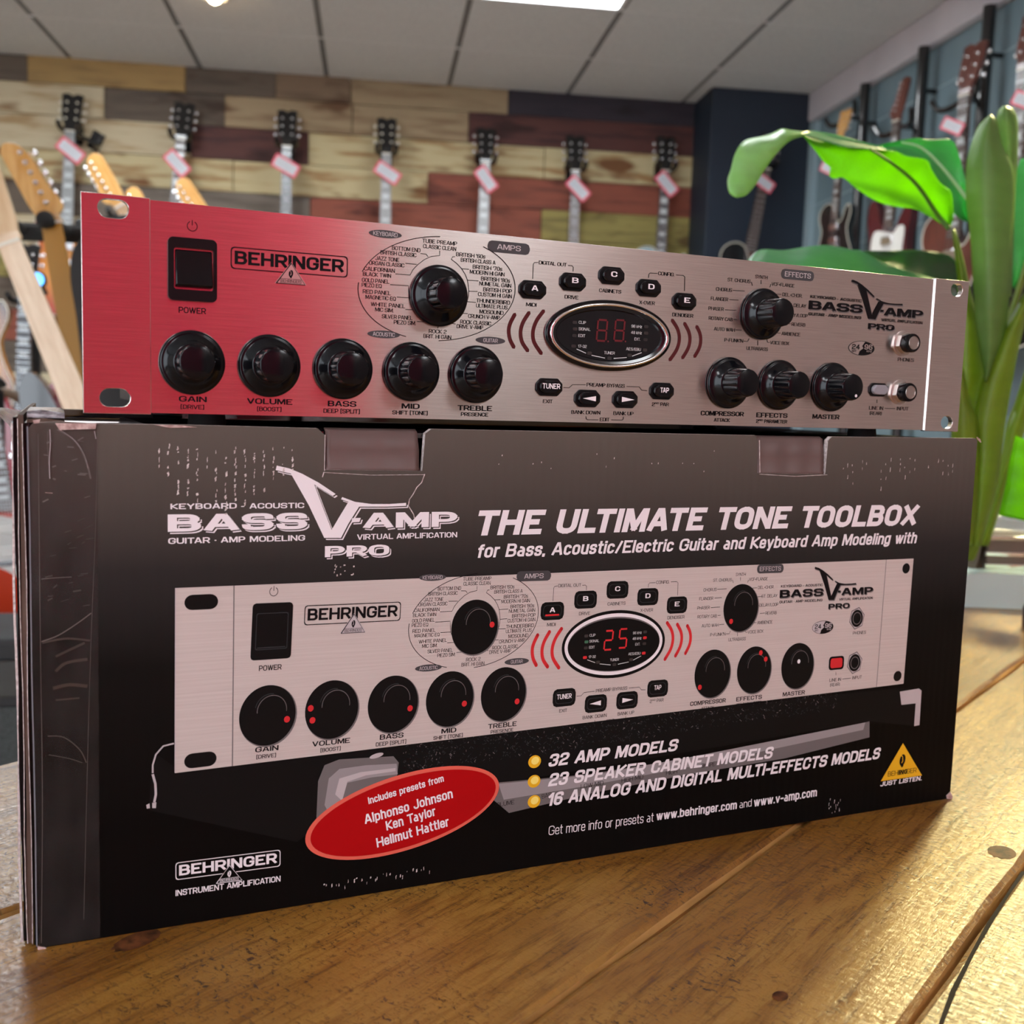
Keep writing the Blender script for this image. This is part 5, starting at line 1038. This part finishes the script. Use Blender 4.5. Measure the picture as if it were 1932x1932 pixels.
wallg = [  # headstock nut pixel, second neck pixel, spec
    ((132, 247), (125, 455), dict(label='cherry sunburst single-cut guitar hanging at the left end of the plank wall', board='board_glare', body_m='burst_red', peg='ivory', nut_end=.52), (133, 284), -38, 'on the cherry sunburst guitar'),
    ((341, 262), (332, 375), dict(label='guitar with black open-book headstock and dark board, second along the plank wall', board='rosewood', body_m='hw_black', nut_end=.50), (334, 308), -46, 'second from the left along the plank wall'),
    ((541, 276), (540, 400), dict(label='dark-necked guitar with black headstock, third along the plank wall', board='ebony', body_m='red_gloss', dots='dot'), (539, 313), -27, 'on the dark neck, third along the plank wall'),
    ((729, 290), (727, 417), dict(label='guitar with glare-pale neck and large pearl blocks, fourth along the plank wall', board='board_glare', body_m='white_gloss', peg='ivory'), (731, 326), -31, 'fourth from the left along the plank wall'),
    ((916, 308), (911, 438), dict(label='guitar with close white frets on a glare-pale board, fifth along the plank wall', board='board_glare', body_m='burst_tobacco'), (917, 338), -52, 'steeply tilted, fifth along the plank wall'),
    ((1086, 322), (1082, 455), dict(label='guitar with brown bound board, sixth along the plank wall', board='rosewood', body_m='orange_red', dots='dot'), (1091, 356), -44, 'sixth from the left along the plank wall'),
    ((1256, 322), (1247, 470), dict(label='guitar at the right end of the plank wall beside the navy pier', board='ebony', body_m='teal_edge'), (1258, 347), -47, 'seventh along the plank wall, nearest the navy pier')]
ordw = ['first', 'second', 'third', 'fourth', 'fifth', 'sixth', 'seventh']
for k, (pn, pb, sp_, tg, ta, tl_) in enumerate(wallg):
    a = onY(*pn, YW); b = onY(*pb, YW); lean = math.atan2(b.x - a.x, a.z - b.z)
    guitar('electric_guitar', sp_.pop('label'), a, (0, -lean, 0), group='guitars hung along the plank wall', sc=1.02, **sp_)
    wall_hanger('black wall hanger holding the %s guitar of the plank wall' % ordw[k], (a.x, a.y + .012, a.z + .012), (0, 0, 0), YB - YW - .016)
    c = onY(*tg, YW - .035); price_tag(c, (0, -math.radians(ta) , 0), 'pink bordered white price tag, ' + tl_, .97)
# spare hanger hook beside the first guitar
p = onY(166, 268, YB - .1); wall_hanger('empty black wall hanger right of the first plank-wall guitar', p, (.25, .5, 0), .1)

# ---- right-hand display wall: rails, double hangers and guitars
rails = [((1634, 175), (1611, 470)), ((1745, 115), (1718, 420)), ((1868, 45), (1843, 300))]
XW = XR - .06; ypos = []
for k, (p0, p1) in enumerate(rails):
    a = onX(*p0, XW); b = onX(*p1, XW); yv = (a.y + b.y) / 2; ypos.append(yv)
    bm = BM(); tube(bm, [(XW, yv, .1), (XW, yv, CZ - .14)], .022, 14); 
    for z in (.3, CZ - .3): tube(bm, [(XW, yv, z), (XR + .0, yv, z)], .01, 8)
    tag(obj('display_rail', bm, M['hw_black']), 'black vertical display pole on the teal wall, %s' % ('nearest the navy pier' if k == 0 else 'between the two red-brown headstocks' if k == 1 else 'nearest the camera'), 'pole', 'black display poles')
def arm_hook(label, y, z):
    t = thing('double_hanger', label, 'hanger', (XW - .02, y, z), (0, 0, -PI / 2), 'double guitar hangers on the poles')
    bm = BM(); tube(bm, [(0, .02, 0), (0, -.06, 0)], .010); obj('arm', bm, M['hw_black'], t)
    for sx in (-1, 1):
        bm = BM(); tube(bm, crv([(0, -.05, 0), (sx * .07, -.06, -.012), (sx * .12, -.075, -.006), (sx * .145, -.09, .03)], 5), .010); obj('hook', bm, M['hw_black'], t)
for k, (px, py, w_) in enumerate(((1602, 226, 'behind the big leaf'), (1710, 240, 'under the narrow red headstock'), (1830, 188, 'under the tall red headstock'))):
    p = onX(px, py, XW - .05); arm_hook('black double hanger on a pole ' + w_, ypos[k], p.z)
for (pn, pb, kw, tg, tl_) in (((1585, 262), (1551, 455), dict(label='small guitar with orange headstock edge behind the big leaf', head_m='maple', neck_m='mahog', body_m='hw_black', sc=.7), (1563, 318), 'half hidden behind the edge of the big leaf'),
                              ((1691, 228), (1664, 440), dict(label='red-brown guitar with narrow headstock and white pickguard above the lower leaf', head_m='mahog', body='offset', body_m='dark_red', pick='white_gloss', head='6', sc=.85), None, ''),
                              ((1820, 180), (1795, 340), dict(label='guitar with tall red-brown headstock at the upper right', head_m='mahog', body_m='mahog'), (1797, 238), 'below the tall red-brown headstock at the upper right'),
                              ((1932, 130), (1916, 330), dict(label='dark guitar neck cut by the right edge of the photo', head_m='mahog', body_m='hw_black'), (1934, 190), 'cut by the right edge of the photo')):
    a = onX(*pn, XW - .16); lab = kw.pop('label'); guitar('electric_guitar', lab, a, (0, 0, -PI / 2 + .25), group='guitars on the teal display wall', **kw)
    if tg: c = onX(*tg, XW - .20); price_tag(c, (0, math.radians(28), -PI / 2 + .55), 'pink bordered white price tag ' + tl_, .62)
# black guitar against the navy pier
a = onY(1446, 318, 4.53); b = onY(1416, 470, 4.53); guitar('electric_guitar', 'black single-cut guitar hanging against the navy pier below the leaf tip', a, (0, -math.atan2(b.x - a.x, a.z - b.z), 0), board='rosewood', body_m='hw_black', nut_end=.40, dots=None)
wall_hanger('black hanger on the navy pier behind the leaf tip', (a.x, a.y + .012, a.z + .012), (0, 0, 0), .09)
c = onY(1441, 344, 4.50); price_tag(c, (0, math.radians(32), 0), 'pink bordered white price tag in front of the navy pier', .85)

# ---- leaning guitars in the middle distance on the left
def lean_guitar(label, tip, heel, Y, back=False, dist=.19, **kw):
    """tip: pixel of the headstock end, heel: pixel further down the neck"""
    a = onY(*tip, Y); b = onY(*heel, Y); d = (b - a).normalized(); nut = a + d * dist
    return guitar('electric_guitar', label, nut, (0, -math.atan2(d.x, -d.z), PI if back else 0) if not back else (0, math.atan2(d.x, -d.z), PI), **kw)
G_ = 'guitars leaning in the floor rack'
lean_guitar('golden necked maple headstock guitar with bright tuners leaning left of the rack unit', (97, 420), (152, 720), 2.1, head='6', head_m='maple', board='gold_neck', neck_m='gold_neck', body='offset', body_m='hw_black', group=G_, dist=0, frets=False, dots=None, tilt=-.36, flip=-1)
qB = lean_guitar('orange headstock guitar rising behind the top left corner of the rack unit', (166, 288), (236, 400), 3.2, head='6', head_m='maple', board='maple', neck_m='maple', body='offset', body_m='red_gloss', group=G_)
qC = lean_guitar('orange headstock guitar rising just left of the power symbol', (334, 335), (400, 430), 3.35, head='6', head_m='maple', board='maple', neck_m='maple', body='offset', body_m='white_gloss', group=G_)
lean_guitar('round maple headstock tip peeking over the rack unit', (240, 352), (290, 440), 3.5, head='6', head_m='maple', board='maple', neck_m='maple', body='offset', body_m='burst_tobacco', group=G_)
lean_guitar('pale maple necked white guitar leaning across the left edge', (-58, 277), (150, 775), 1.75, head='6', head_m='maple_pale', board='maple_pale', neck_m='maple_pale', body='offset', body_m='white_gloss', dots=None, frets=False, group=G_)
STANDS = []
a = onY(46, 545, 2.6); STANDS.append((a, 1, 'black floor stand under the upright red horned guitar')); guitar('electric_guitar', 'upright red horned guitar with pearl blocks at the left edge', a, (0, .03, 0), head='3', board='ebony', body='horned', body_m='red_gloss', nut_end=.30 + .16, sc=.72)
a = onY(-62, 330, 3.05); STANDS.append((a, 1, 'black floor stand of the tobacco sunburst guitar at the left edge')); guitar('electric_guitar', 'tobacco sunburst guitar with cream edge cut by the left edge of the photo', a, (0, .05, 0), head='3', body='single', body_m='burst_tobacco', sc=.94)
a = onY(-28, 700, 2.2); STANDS.append((a, 1, 'low black floor stand of the orange-red guitar at the left edge')); guitar('electric_guitar', 'bright orange-red guitar low at the left edge behind the carton', a, (0, -.12, 0), head='6', head_m='maple', body='offset', body_m='orange_red', pick='white_gloss', sc=.73, shape_pick='single')
def floor_stand(label, nut, s_, yaw=0):
    t = thing('guitar_stand', label, 'guitar stand', (nut.x, nut.y + .09, 0), (0, 0, yaw)); h = nut.z - .03
    bm = BM(); tube(bm, [(0, 0, .12), (0, 0, h - .02), (0, -.05 * s_, h)], .012); obj('upright', bm, M['rubber'], t)
    bm = BM(); tube(bm, crv([(-.036, -.115, h + .012), (-.036, -.08, h), (-.02, -.05, h), (.02, -.05, h), (.036, -.08, h), (.036, -.115, h + .012)], 4), .008); obj('yoke', bm, M['rubber'], t)
    for q in (0, 2.1, 4.2):
        bm = BM(); tube(bm, [(0, 0, .14), (.15 * math.cos(q + .5), .15 * math.sin(q + .5), .012)], .011); obj('leg', bm, M['rubber'], t)
STANDS += [(qB.location, 1, 'black floor stand of the first orange headstock guitar behind the rack unit'), (qC.location, 1, 'black floor stand of the orange headstock guitar left of the power symbol')]
for nut_, s_, lab in STANDS: floor_stand(lab, nut_, s_)
# black floor racks that hold them
def floor_rack(label, px, py, Y, half, rests):
    p = onY(px, py, Y); zt_ = p.z; t = thing('guitar_rack', label, 'guitar stand', (p.x, Y, 0))
    bm = BM(); tube(bm, [(-half, 0, zt_), (half, 0, zt_)], .022); obj('top_bar', bm, M['rubber'], t)
    for x in (-half, half):
        bm = BM(); tube(bm, [(x, 0, zt_), (x, 0, .0)], .018); tube(bm, [(x, 0, .02), (x, .3, .02)], .018); obj('leg', bm, M['hw_black'], t)
    for q in rests:
        bm = BM(); tube(bm, [(q, 0, zt_), (q - .03, -.10, zt_ + .015)], .014); ball(bm, (q - .03, -.10, zt_ + .015), .02); obj('neck_rest', bm, M['rubber'], t)
floor_rack('black tubular floor rack holding the golden necked guitar on the left', 110, 440, 2.18, .55, (-.07, .03, .2, .33))
floor_rack('black tubular floor rack behind the rack unit holding three maple headstock guitars', 290, 445, 3.62, .6, (-.2, .0, .1, .22))
M['blue_lit'] = mat('blue_lit_screen', (0.1, .35, .9), .4, emit=(.10, .42, 1.0), es=1.6)
p = onY(70, 528, 2.2); t = thing('clip_on_tuner', 'small round clip tuner with blue lit screen at the left', 'tuner', p)
bm = BM(); lathe(bm, [(.020, -.012), (.020, 0), (.017, .003)], 0, 0, 24); obj('case', bm, M['hw_black'], t); bm = BM(); lathe(bm, [(.017, .002), (.016, .0042), (.001, .0045)], 0, 0, 24); obj('screen', bm, M['blue_lit'], t)
bm = BM(); tube(bm, [(0, .01, 0), (.01, .03, -.03)], .006); obj('clip', bm, M['hw_black'], t)
# black gig bag hung between them (the soft black shape by the unit's edge)
M['cloth_black'] = mat('black_padded_cloth', (0.012, 0.013, 0.015), 0.6)
p = onY(150, 500, 2.0); bm = BM(); c_ = crv([(.02, .06), (-.005, .03), (-.012, -.03), (.0, -.12), (.02, -.30), (.05, -.42), (.16, -.42), (.17, -.1), (.13, .08), (.05, .10)], 5, True)
prism(bm, c_, -.03, .05); o = obj('gig_bag', bm, M['cloth_black'], bevel=.02, seg=3, smooth=50); o.location = p; tag(o, 'soft black gig bag behind the left edge of the rack unit', 'bag')
bm = BM(); bx(bm, -.5, .25, 0, .5, 0, .55); o = obj('speaker_cabinet', bm, M['cloth_black'], bevel=.02, seg=3); o.location = (-2.3, 3.2, 0); tag(o, 'dark speaker cabinet standing far back behind the carton left edge', 'speaker cabinet')
# guitar amplifier on the floor beyond the table edge
p = onY(42, 1212, 1.62); hA = p.z
t = thing('guitar_amplifier', 'grey-grilled black guitar amplifier low at the left edge beyond the table', 'amplifier', (p.x - .28, 1.62, 0), (0, 0, .12))
M['grille'] = noise_on(mat('grey_grille_cloth', (0.045, 0.055, 0.055), 0.9), (0.03, 0.037, 0.037), (0.07, 0.08, 0.08), (1, 1, 1), 400, 2)
bm = BM(); bx(bm, -.3, .3, 0, .26, .02, hA); obj('amp_case', bm, M['cloth_black'], t, bevel=.012, seg=3)
bm = BM(); bx(bm, -.27, .27, -.006, 0, .05, hA - .135); obj('grille_cloth', bm, M['grille'], t, smooth=0)
bm = BM(); bx(bm, -.27, .27, -.008, 0, hA - .115, hA - .04); pnl = obj('control_panel', bm, M['hw_black'], t, bevel=.003)
for k in range(7):
    bm = BM(); lathe(bm, [(.013, .008), (.012, .02), (.001, .021)], -.22 + k * .072, hA - .078, 18); obj('control_knob', bm, M['hw_chrome'], pnl)
bm = BM(); tube(bm, crv([(-.12, .13, hA), (-.11, .13, hA + .02), (.11, .13, hA + .02), (.12, .13, hA)], 4), .009); obj('handle', bm, M['rubber'], t)
for x in (-.25, .25):
    for y in (.04, .22):
        bm = BM(); lathe(bm, [(.02, 0), (.022, .02)], axis='z', c=(x, y, 0), seg=16); obj('foot', bm, M['rubber'], t)
# coiled cable hanging down by the stand
p = onY(30, 755, 2.4); bm = BM(); tube(bm, [(p.x + x, p.y + .02 * math.sin(x * 30), p.z + z) for x, z in crv([(-.12, .0), (-.03, .02), (.03, -.02), (.06, -.12), (.05, -.3), (.0, -.55), (-.03, -.9)], 6)], .012, 8)
tag(obj('cable', bm, mat('brown_cable', (0.16, 0.10, 0.06), .5)), 'brown cable looping down beside the guitar rack at the left', 'cable')

# ------------------------------------------------------------------ the broad-leaved plant behind the carton
def leaf_mat(name, top, trans, rough=.35, mixf=.5):
    m = mat(name, top, rough); nt = m.node_tree; b = BS(m); tr = nd(m, 'ShaderNodeBsdfTranslucent'); tr.inputs[0].default_value = (*trans, 1)
    noise_on(m, tuple(c * .82 for c in top), top, (3, 3, 14), 6, 4, .35, .65)
    mx = nd(m, 'ShaderNodeMixShader'); mx.inputs[0].default_value = mixf
    lk(m, b.outputs[0], mx.inputs[1]); lk(m, tr.outputs[0], mx.inputs[2]); lk(m, mx.outputs[0], nt.nodes['Material Output'].inputs['Surface']); return m
M['leaf'] = leaf_mat('leaf_green', (0.13, 0.38, 0.03), (0.34, 0.70, 0.006), .3, .8)
M['leaf_pale'] = leaf_mat('pale_leaf_green', (0.36, 0.62, 0.28), (0.50, 0.85, 0.22), .3, .45)
M['leaf_teal'] = leaf_mat('blue_green_leaf', (0.14, 0.42, 0.20), (0.12, 0.62, 0.16), .25, .45)
M['leaf_dark'] = leaf_mat('dark_leaf_green', (0.035, 0.10, 0.04), (0.06, 0.20, 0.03), .22, .2)
M['leaf_roll'] = leaf_mat('rolled_leaf_green', (0.20, 0.36, 0.10), (0.30, 0.50, 0.09), .45, .45)
M['stem'] = leaf_mat('yellow_green_stem', (0.22, 0.33, 0.024), (0.34, 0.52, 0.016), .4, .4)
M['midrib'] = mat('dark_midrib', (0.06, 0.17, 0.01), .5); M['midrib_pale'] = mat('pale_midrib', (0.45, 0.72, 0.42), .4)
PD = 1.40
pl = thing('potted_plant', 'leafy green banana-like plant with arching leaf and rolled upright leaf behind the carton', 'plant', (0, 0, 0))
pb = onD(1772, 1088, PD); pl.location = (pb.x, pb.y, T)
def resamp(p, n):
    c = np.array(crv(p, 8)); d = np.r_[0, np.cumsum(np.linalg.norm(np.diff(c[:, :2], axis=0), axis=1))]; t = np.linspace(0, d[-1], n)
    return np.stack([np.interp(t, d, c[:, k]) for k in range(c.shape[1])], 1)
def leaf(name, A, B, m, bulge=0.0, n=40, k=12, ruff=.0, zo=None, lab=None):
    """A, B: the two long edges as (photo x, photo y, depth)"""
    zo = zo or (lambda x, y: (x, y)); A = resamp([(*zo(p[0], p[1]), p[2]) for p in A], n); B = resamp([(*zo(p[0], p[1]), p[2]) for p in B], n)
    bm = BM(); g = []
    for i in range(n):
        row = []
        for j in range(k + 1):
            t = j / k; q = A[i] * (1 - t) + B[i] * t; dd = q[2] + bulge * 4 * t * (1 - t) + ruff * math.sin(i * .9 + t * 2) * (t * t + (1 - t) ** 2)
            row.append(bm.verts.new(onD(q[0], q[1], dd) - pl.location))
        g.append(row)
    for a, b in zip(g, g[1:]):
        for j in range(k): bm.faces.new((a[j], a[j + 1], b[j + 1], b[j]))
    bmesh.ops.remove_doubles(bm, verts=bm.verts, dist=1e-5)
    o = obj(name, bm, M[m], pl, smooth=180, solid=.0007)
    if lab: o['label'] = lab
    return o
def rib(pts, r0, r1, m, zo, off, parent):
    P = [onD(*zo(p[0], p[1]), p[2] - off) - pl.location for p in pts]; P = [Vector(q) for q in crv(P, 5)]; n = len(P); bm = BM(); tube(bm, P, [r0 + (r1 - r0) * i / (n - 1) for i in range(n)], 8); return obj('midrib', bm, M[m], parent)
ZL = lambda x, y: (1360 + .29607 * x, 180 + .29607 * y)
l1 = leaf('leaf', [(520, 250, 1.18), (600, 276, 1.19), (700, 302, 1.20), (800, 330, 1.21), (900, 336, 1.22), (1060, 350, 1.24), (1120, 356, 1.25), (1180, 386, 1.26), (1310, 410, 1.28), (1340, 470, 1.29), (1400, 560, 1.31), (1465, 612, 1.32), (1478, 700, 1.33), (1480, 780, 1.335), (1462, 850, 1.34)],
          [(520, 252, 1.185), (590, 335, 1.22), (660, 425, 1.26), (700, 458, 1.28), (692, 508, 1.29), (722, 530, 1.30), (775, 520, 1.30), (850, 580, 1.32), (950, 650, 1.34), (1040, 690, 1.35), (1150, 712, 1.36), (1230, 720, 1.36), (1330, 770, 1.36), (1400, 815, 1.36), (1450, 850, 1.345)], 'leaf', -.02, 48, 14, .003, ZL, 'arching leaf glowing yellow-green from below')
rib([(950, 342, 1.225), (1100, 440, 1.27), (1250, 570, 1.31), (1380, 760, 1.345), (1455, 850, 1.345)], .0012, .0035, 'midrib', ZL, .021, l1)
leaf('leaf_fold', [(500, 236, 1.175), (560, 226, 1.20), (640, 234, 1.21), (780, 262, 1.22), (900, 295, 1.23), (1000, 320, 1.24), (1060, 348, 1.245)], [(500, 250, 1.175), (560, 262, 1.18), (640, 284, 1.19), (780, 326, 1.20), (900, 338, 1.215), (1000, 345, 1.23), (1060, 352, 1.24)], 'leaf_teal', .004, 30, 6, 0, ZL)
leaf('leaf_tip', [(530, 232, 1.18), (440, 222, 1.17), (390, 214, 1.165), (320, 245, 1.16), (250, 265, 1.15), (150, 290, 1.14), (92, 370, 1.13), (62, 480, 1.12), (42, 545, 1.115), (55, 620, 1.11), (95, 648, 1.11)],
     [(530, 258, 1.18), (480, 270, 1.17), (440, 287, 1.16), (400, 320, 1.15), (370, 352, 1.145), (310, 425, 1.14), (262, 500, 1.13), (235, 545, 1.125), (205, 590, 1.12), (160, 636, 1.115), (100, 650, 1.11)], 'leaf_pale', -.012, 36, 10, .002, ZL, 'drooping pale leaf tip with a dry end')
l2 = leaf('leaf', [(960, 330, 1.36), (1080, 300, 1.37), (1240, 272, 1.38), (1330, 285, 1.39), (1460, 280, 1.41), (1500, 330, 1.42), (1532, 430, 1.43), (1562, 560, 1.43), (1575, 650, 1.43), (1580, 800, 1.43)],
          [(960, 340, 1.36), (1080, 370, 1.36), (1180, 420, 1.37), (1260, 480, 1.38), (1330, 560, 1.39), (1400, 640, 1.40), (1440, 700, 1.41), (1480, 745, 1.42), (1520, 785, 1.43), (1580, 810, 1.43)], 'leaf_teal', .015, 36, 10, .002, ZL, 'blue-green leaf behind the arching leaf')
rib([(1150, 300, 1.385), (1280, 335, 1.39), (1420, 470, 1.405), (1570, 660, 1.42)], .001, .0028, 'midrib_pale', ZL, .012, l2)
leaf('leaf', [(170, 1050, 1.16), (250, 985, 1.18), (400, 988, 1.20), (540, 966, 1.22), (680, 956, 1.24), (830, 984, 1.26), (900, 992, 1.27), (1000, 1050, 1.28), (1160, 1110, 1.29), (1400, 1180, 1.30)],
     [(180, 1070, 1.12), (260, 1110, 1.12), (400, 1130, 1.13), (540, 1150, 1.14), (680, 1160, 1.15), (830, 1180, 1.17), (900, 1190, 1.18), (1000, 1200, 1.20), (1160, 1220, 1.22), (1400, 1240, 1.25)], 'leaf_teal', -.01, 36, 10, .004, ZL, 'low leaf rising just above the rack unit')
leaf('leaf', [(880, 992, 1.31), (1000, 990, 1.31), (1100, 990, 1.32), (1230, 984, 1.33), (1390, 1000, 1.35), (1470, 1030, 1.36), (1510, 1100, 1.37), (1520, 1260, 1.38)], [(880, 1100, 1.27), (1000, 1130, 1.27), (1100, 1160, 1.27), (1200, 1200, 1.28), (1300, 1240, 1.30), (1390, 1260, 1.32), (1470, 1280, 1.34), (1510, 1290, 1.36)], 'leaf_dark', .012, 30, 10, .003, ZL, 'dark glossy leaf low behind the rack unit')
leaf('rolled_leaf', [(1868, 217, 1.30), (1846, 239, 1.30), (1831, 278, 1.30), (1823, 319, 1.30), (1824, 387, 1.30), (1831, 446, 1.30), (1838, 560, 1.30), (1846, 640, 1.31), (1856, 700, 1.32), (1858, 720, 1.32)],
     [(1870, 216, 1.30), (1880, 228, 1.30), (1893, 278, 1.30), (1912, 319, 1.30), (1914, 387, 1.30), (1908, 446, 1.30), (1904, 560, 1.30), (1894, 640, 1.31), (1872, 700, 1.32), (1862, 720, 1.32)], 'leaf_roll', -.028, 40, 14, 0)
leaf('rolled_leaf', [(1893, 200, 1.33), (1882, 212, 1.33), (1882, 235, 1.33), (1890, 300, 1.33), (1895, 400, 1.33), (1890, 560, 1.33)], [(1900, 200, 1.33), (1913, 208, 1.33), (1920, 232, 1.33), (1919, 300, 1.33), (1914, 400, 1.33), (1908, 560, 1.33)], 'leaf_roll', -.02, 30, 10, 0)
SH = [([(1796, 432), (1803, 490), (1808, 560), (1800, 700), (1796, 850), (1800, 1030)], [(1802, 432), (1818, 490), (1833, 560), (1850, 615), (1857, 695), (1842, 770), (1838, 900), (1836, 1030)], 1.33),
      ([(1936, 548), (1915, 582), (1887, 636), (1870, 676), (1850, 730), (1838, 790), (1836, 860), (1830, 1030)], [(1950, 560), (1930, 620), (1913, 700), (1899, 780), (1890, 850), (1880, 920), (1850, 1030)], 1.31),
      ([(1940, 470), (1912, 560), (1895, 610), (1880, 660), (1855, 740)], [(1955, 480), (1928, 550), (1915, 600), (1900, 680), (1880, 760)], 1.36),
      ([(1940, 680), (1915, 760), (1900, 800), (1890, 860), (1872, 940), (1840, 1030)], [(1960, 700), (1942, 780), (1928, 830), (1905, 900), (1890, 950), (1865, 1030)], 1.345),
      ([(1805, 690), (1802, 760), (1798, 830), (1800, 1030)], [(1816, 692), (1832, 760), (1844, 795), (1850, 860), (1848, 960), (1838, 1030)], 1.30)]
for A, B, d in SH: leaf('leaf_sheath', [(*p, d) for p in A], [(*p, d) for p in B], 'stem', -.016, 36, 8, .001)
leaf('leaf', [(1925, 300, 1.45), (1912, 345, 1.45), (1908, 410, 1.44), (1911, 470, 1.43), (1908, 540, 1.42)], [(1990, 290, 1.40), (2000, 350, 1.40), (1990, 420, 1.40), (1960, 480, 1.40), (1915, 545, 1.42)], 'leaf_teal', .01, 24, 8, 0, None, 'pale blue-green leaf at the right edge')
leaf('leaf', [(1916, 822, 1.24), (1905, 868, 1.24), (1897, 915, 1.24), (1884, 972, 1.24)], [(1990, 850, 1.20), (1990, 900, 1.20), (1985, 950, 1.20), (1975, 992, 1.20)], 'leaf', .006, 24, 8, .001, None, 'bright yellow-green leaf hanging at the right edge')
bm = BM(); lathe(bm, [(.036, 0), (.047, .045), (.05, .075), (.046, .075), (.044, .062), (.001, .060)], axis='z', c=(0, 0, .0006), seg=36); obj('pot', bm, mat('grey_stone_pot', (0.20, .19, .18), .7), pl)
bm = BM()
for k in range(5): q = [onD(*p, 1.34) - pl.location for p in ((1822 + k * 5, 1000), (1818 + k * 3, 1040))]; tube(bm, [q[0], q[1], Vector((.02 - .01 * k, .0, .055))], [.012, .013, .012], 8)
obj('stem_base', bm, M['stem'], pl)

# ------------------------------------------------------------------ packets on the table at the right
def plastic(name, col, a, rough=.12):
    m = mat(name, col, rough, spec=.6); BS(m).inputs['Alpha'].default_value = a; return m
M['bag'] = plastic('pale_blue_plastic_film', (0.62, 0.80, 0.84), .72); M['clear'] = plastic('clear_plastic', (0.75, 0.78, 0.78), .35, .08); M['bag_grey'] = plastic('grey_plastic_film', (0.50, 0.54, 0.58), .85)
def packet(name, label, cat, px, w_, d_, h_, z0, m, depth, yaw, fac=.2, seed=1):
    p = onZ(px[0], px[1], T) if z0 is None else onD(px[0], px[1], depth); zb = T + .0006 if z0 is None else T + z0; r = random.Random(seed)
    bm = BM(); nx, ny = 5, 4
    for lv in (0, 1):
        g = [[bm.verts.new((w_ * (i / (nx - 1) - .5) * (1 - .08 * lv) + (r.uniform(-1, 1) * fac * .02 if lv else 0), d_ * (j / (ny - 1)) + (r.uniform(-1, 1) * fac * .01 if lv else 0), h_ * (lv * (1 - fac * r.random() * (1.4 if i in (0, nx - 1) else .5))))) for j in range(ny)] for i in range(nx)]
        for i in range(nx - 1):
            for j in range(ny - 1): bm.faces.new((g[i][j], g[i + 1][j], g[i + 1][j + 1], g[i][j + 1]))
        if lv == 0: g0 = g
    ring = lambda g: [g[i][0] for i in range(nx)] + [g[-1][j] for j in range(1, ny)] + [g[i][-1] for i in range(nx - 2, -1, -1)] + [g[0][j] for j in range(ny - 2, 0, -1)]
    a, b = ring(g0), ring(g)
    for i in range(len(a)): bm.faces.new((a[i], a[(i + 1) % len(a)], b[(i + 1) % len(a)], b[i]))
    o = obj(name, bm, m, smooth=25); o.location = (p.x, p.y, zb); o.rotation_euler = (0, 0, yaw); return tag(o, label, cat)
packet('plastic_bag', 'pale blue translucent plastic packet lying on the table right of the carton', 'packet', (1915, 1150), .16, .05, .048, None, M['bag'], 0, -.15, .30, 2)
packet('plastic_bag', 'flat grey plastic packet beside the carton edge on the table', 'packet', (1826, 1120), .05, .07, .022, None, M['bag_grey'], 0, -.3, .3, 5)
M['case'] = mat('grey_brown_case', (0.17, 0.13, 0.12), .35); M['bright'] = mat('polished_metal_trim', (.9, .93, .95), .12, 1.0)
t = thing('display_case', 'grey-brown case with bright metal edges stacked behind the plastic packets at the right', 'case', (0, 0, 0), (0, 0, -.12)); p = onZ(1905, 1119, T + .001); t.location = (p.x, p.y, T + .0006)
bm = BM(); bx(bm, -.035, .16, 0, .09, 0, .074); obj('case_body', bm, M['case'], t, bevel=.003)
for z in (.036, .052, .0735):
    bm = BM(); bx(bm, -.037, .162, -.003, .004, z - .003, z + .003); obj('metal_edge', bm, M['bright'], t, bevel=.001)
q = t.location
bm = BM(); bx(bm, -.03, .045, 0, .05, 0, .024); o = obj('clear_plastic_box', bm, M['clear'], bevel=.006, seg=3); o.location = (q.x, q.y + .02, T + .0775); o.rotation_euler = (0, 0, -.12); tag(o, 'small clear plastic box on top of the grey-brown case under the leaf', 'box')
p = onZ(1948, 1186, T); bm = BM(); lathe(bm, [(.011, 0), (.012, .022), (.010, .027), (.001, .028)], axis='z', c=(0, 0, .0004), seg=20); o = obj('bottle_cap', bm, M['hw_black'], smooth=40); o.location = (p.x, p.y, T); tag(o, 'small dark cylinder cut by the right edge of the photo on the table', 'cap')
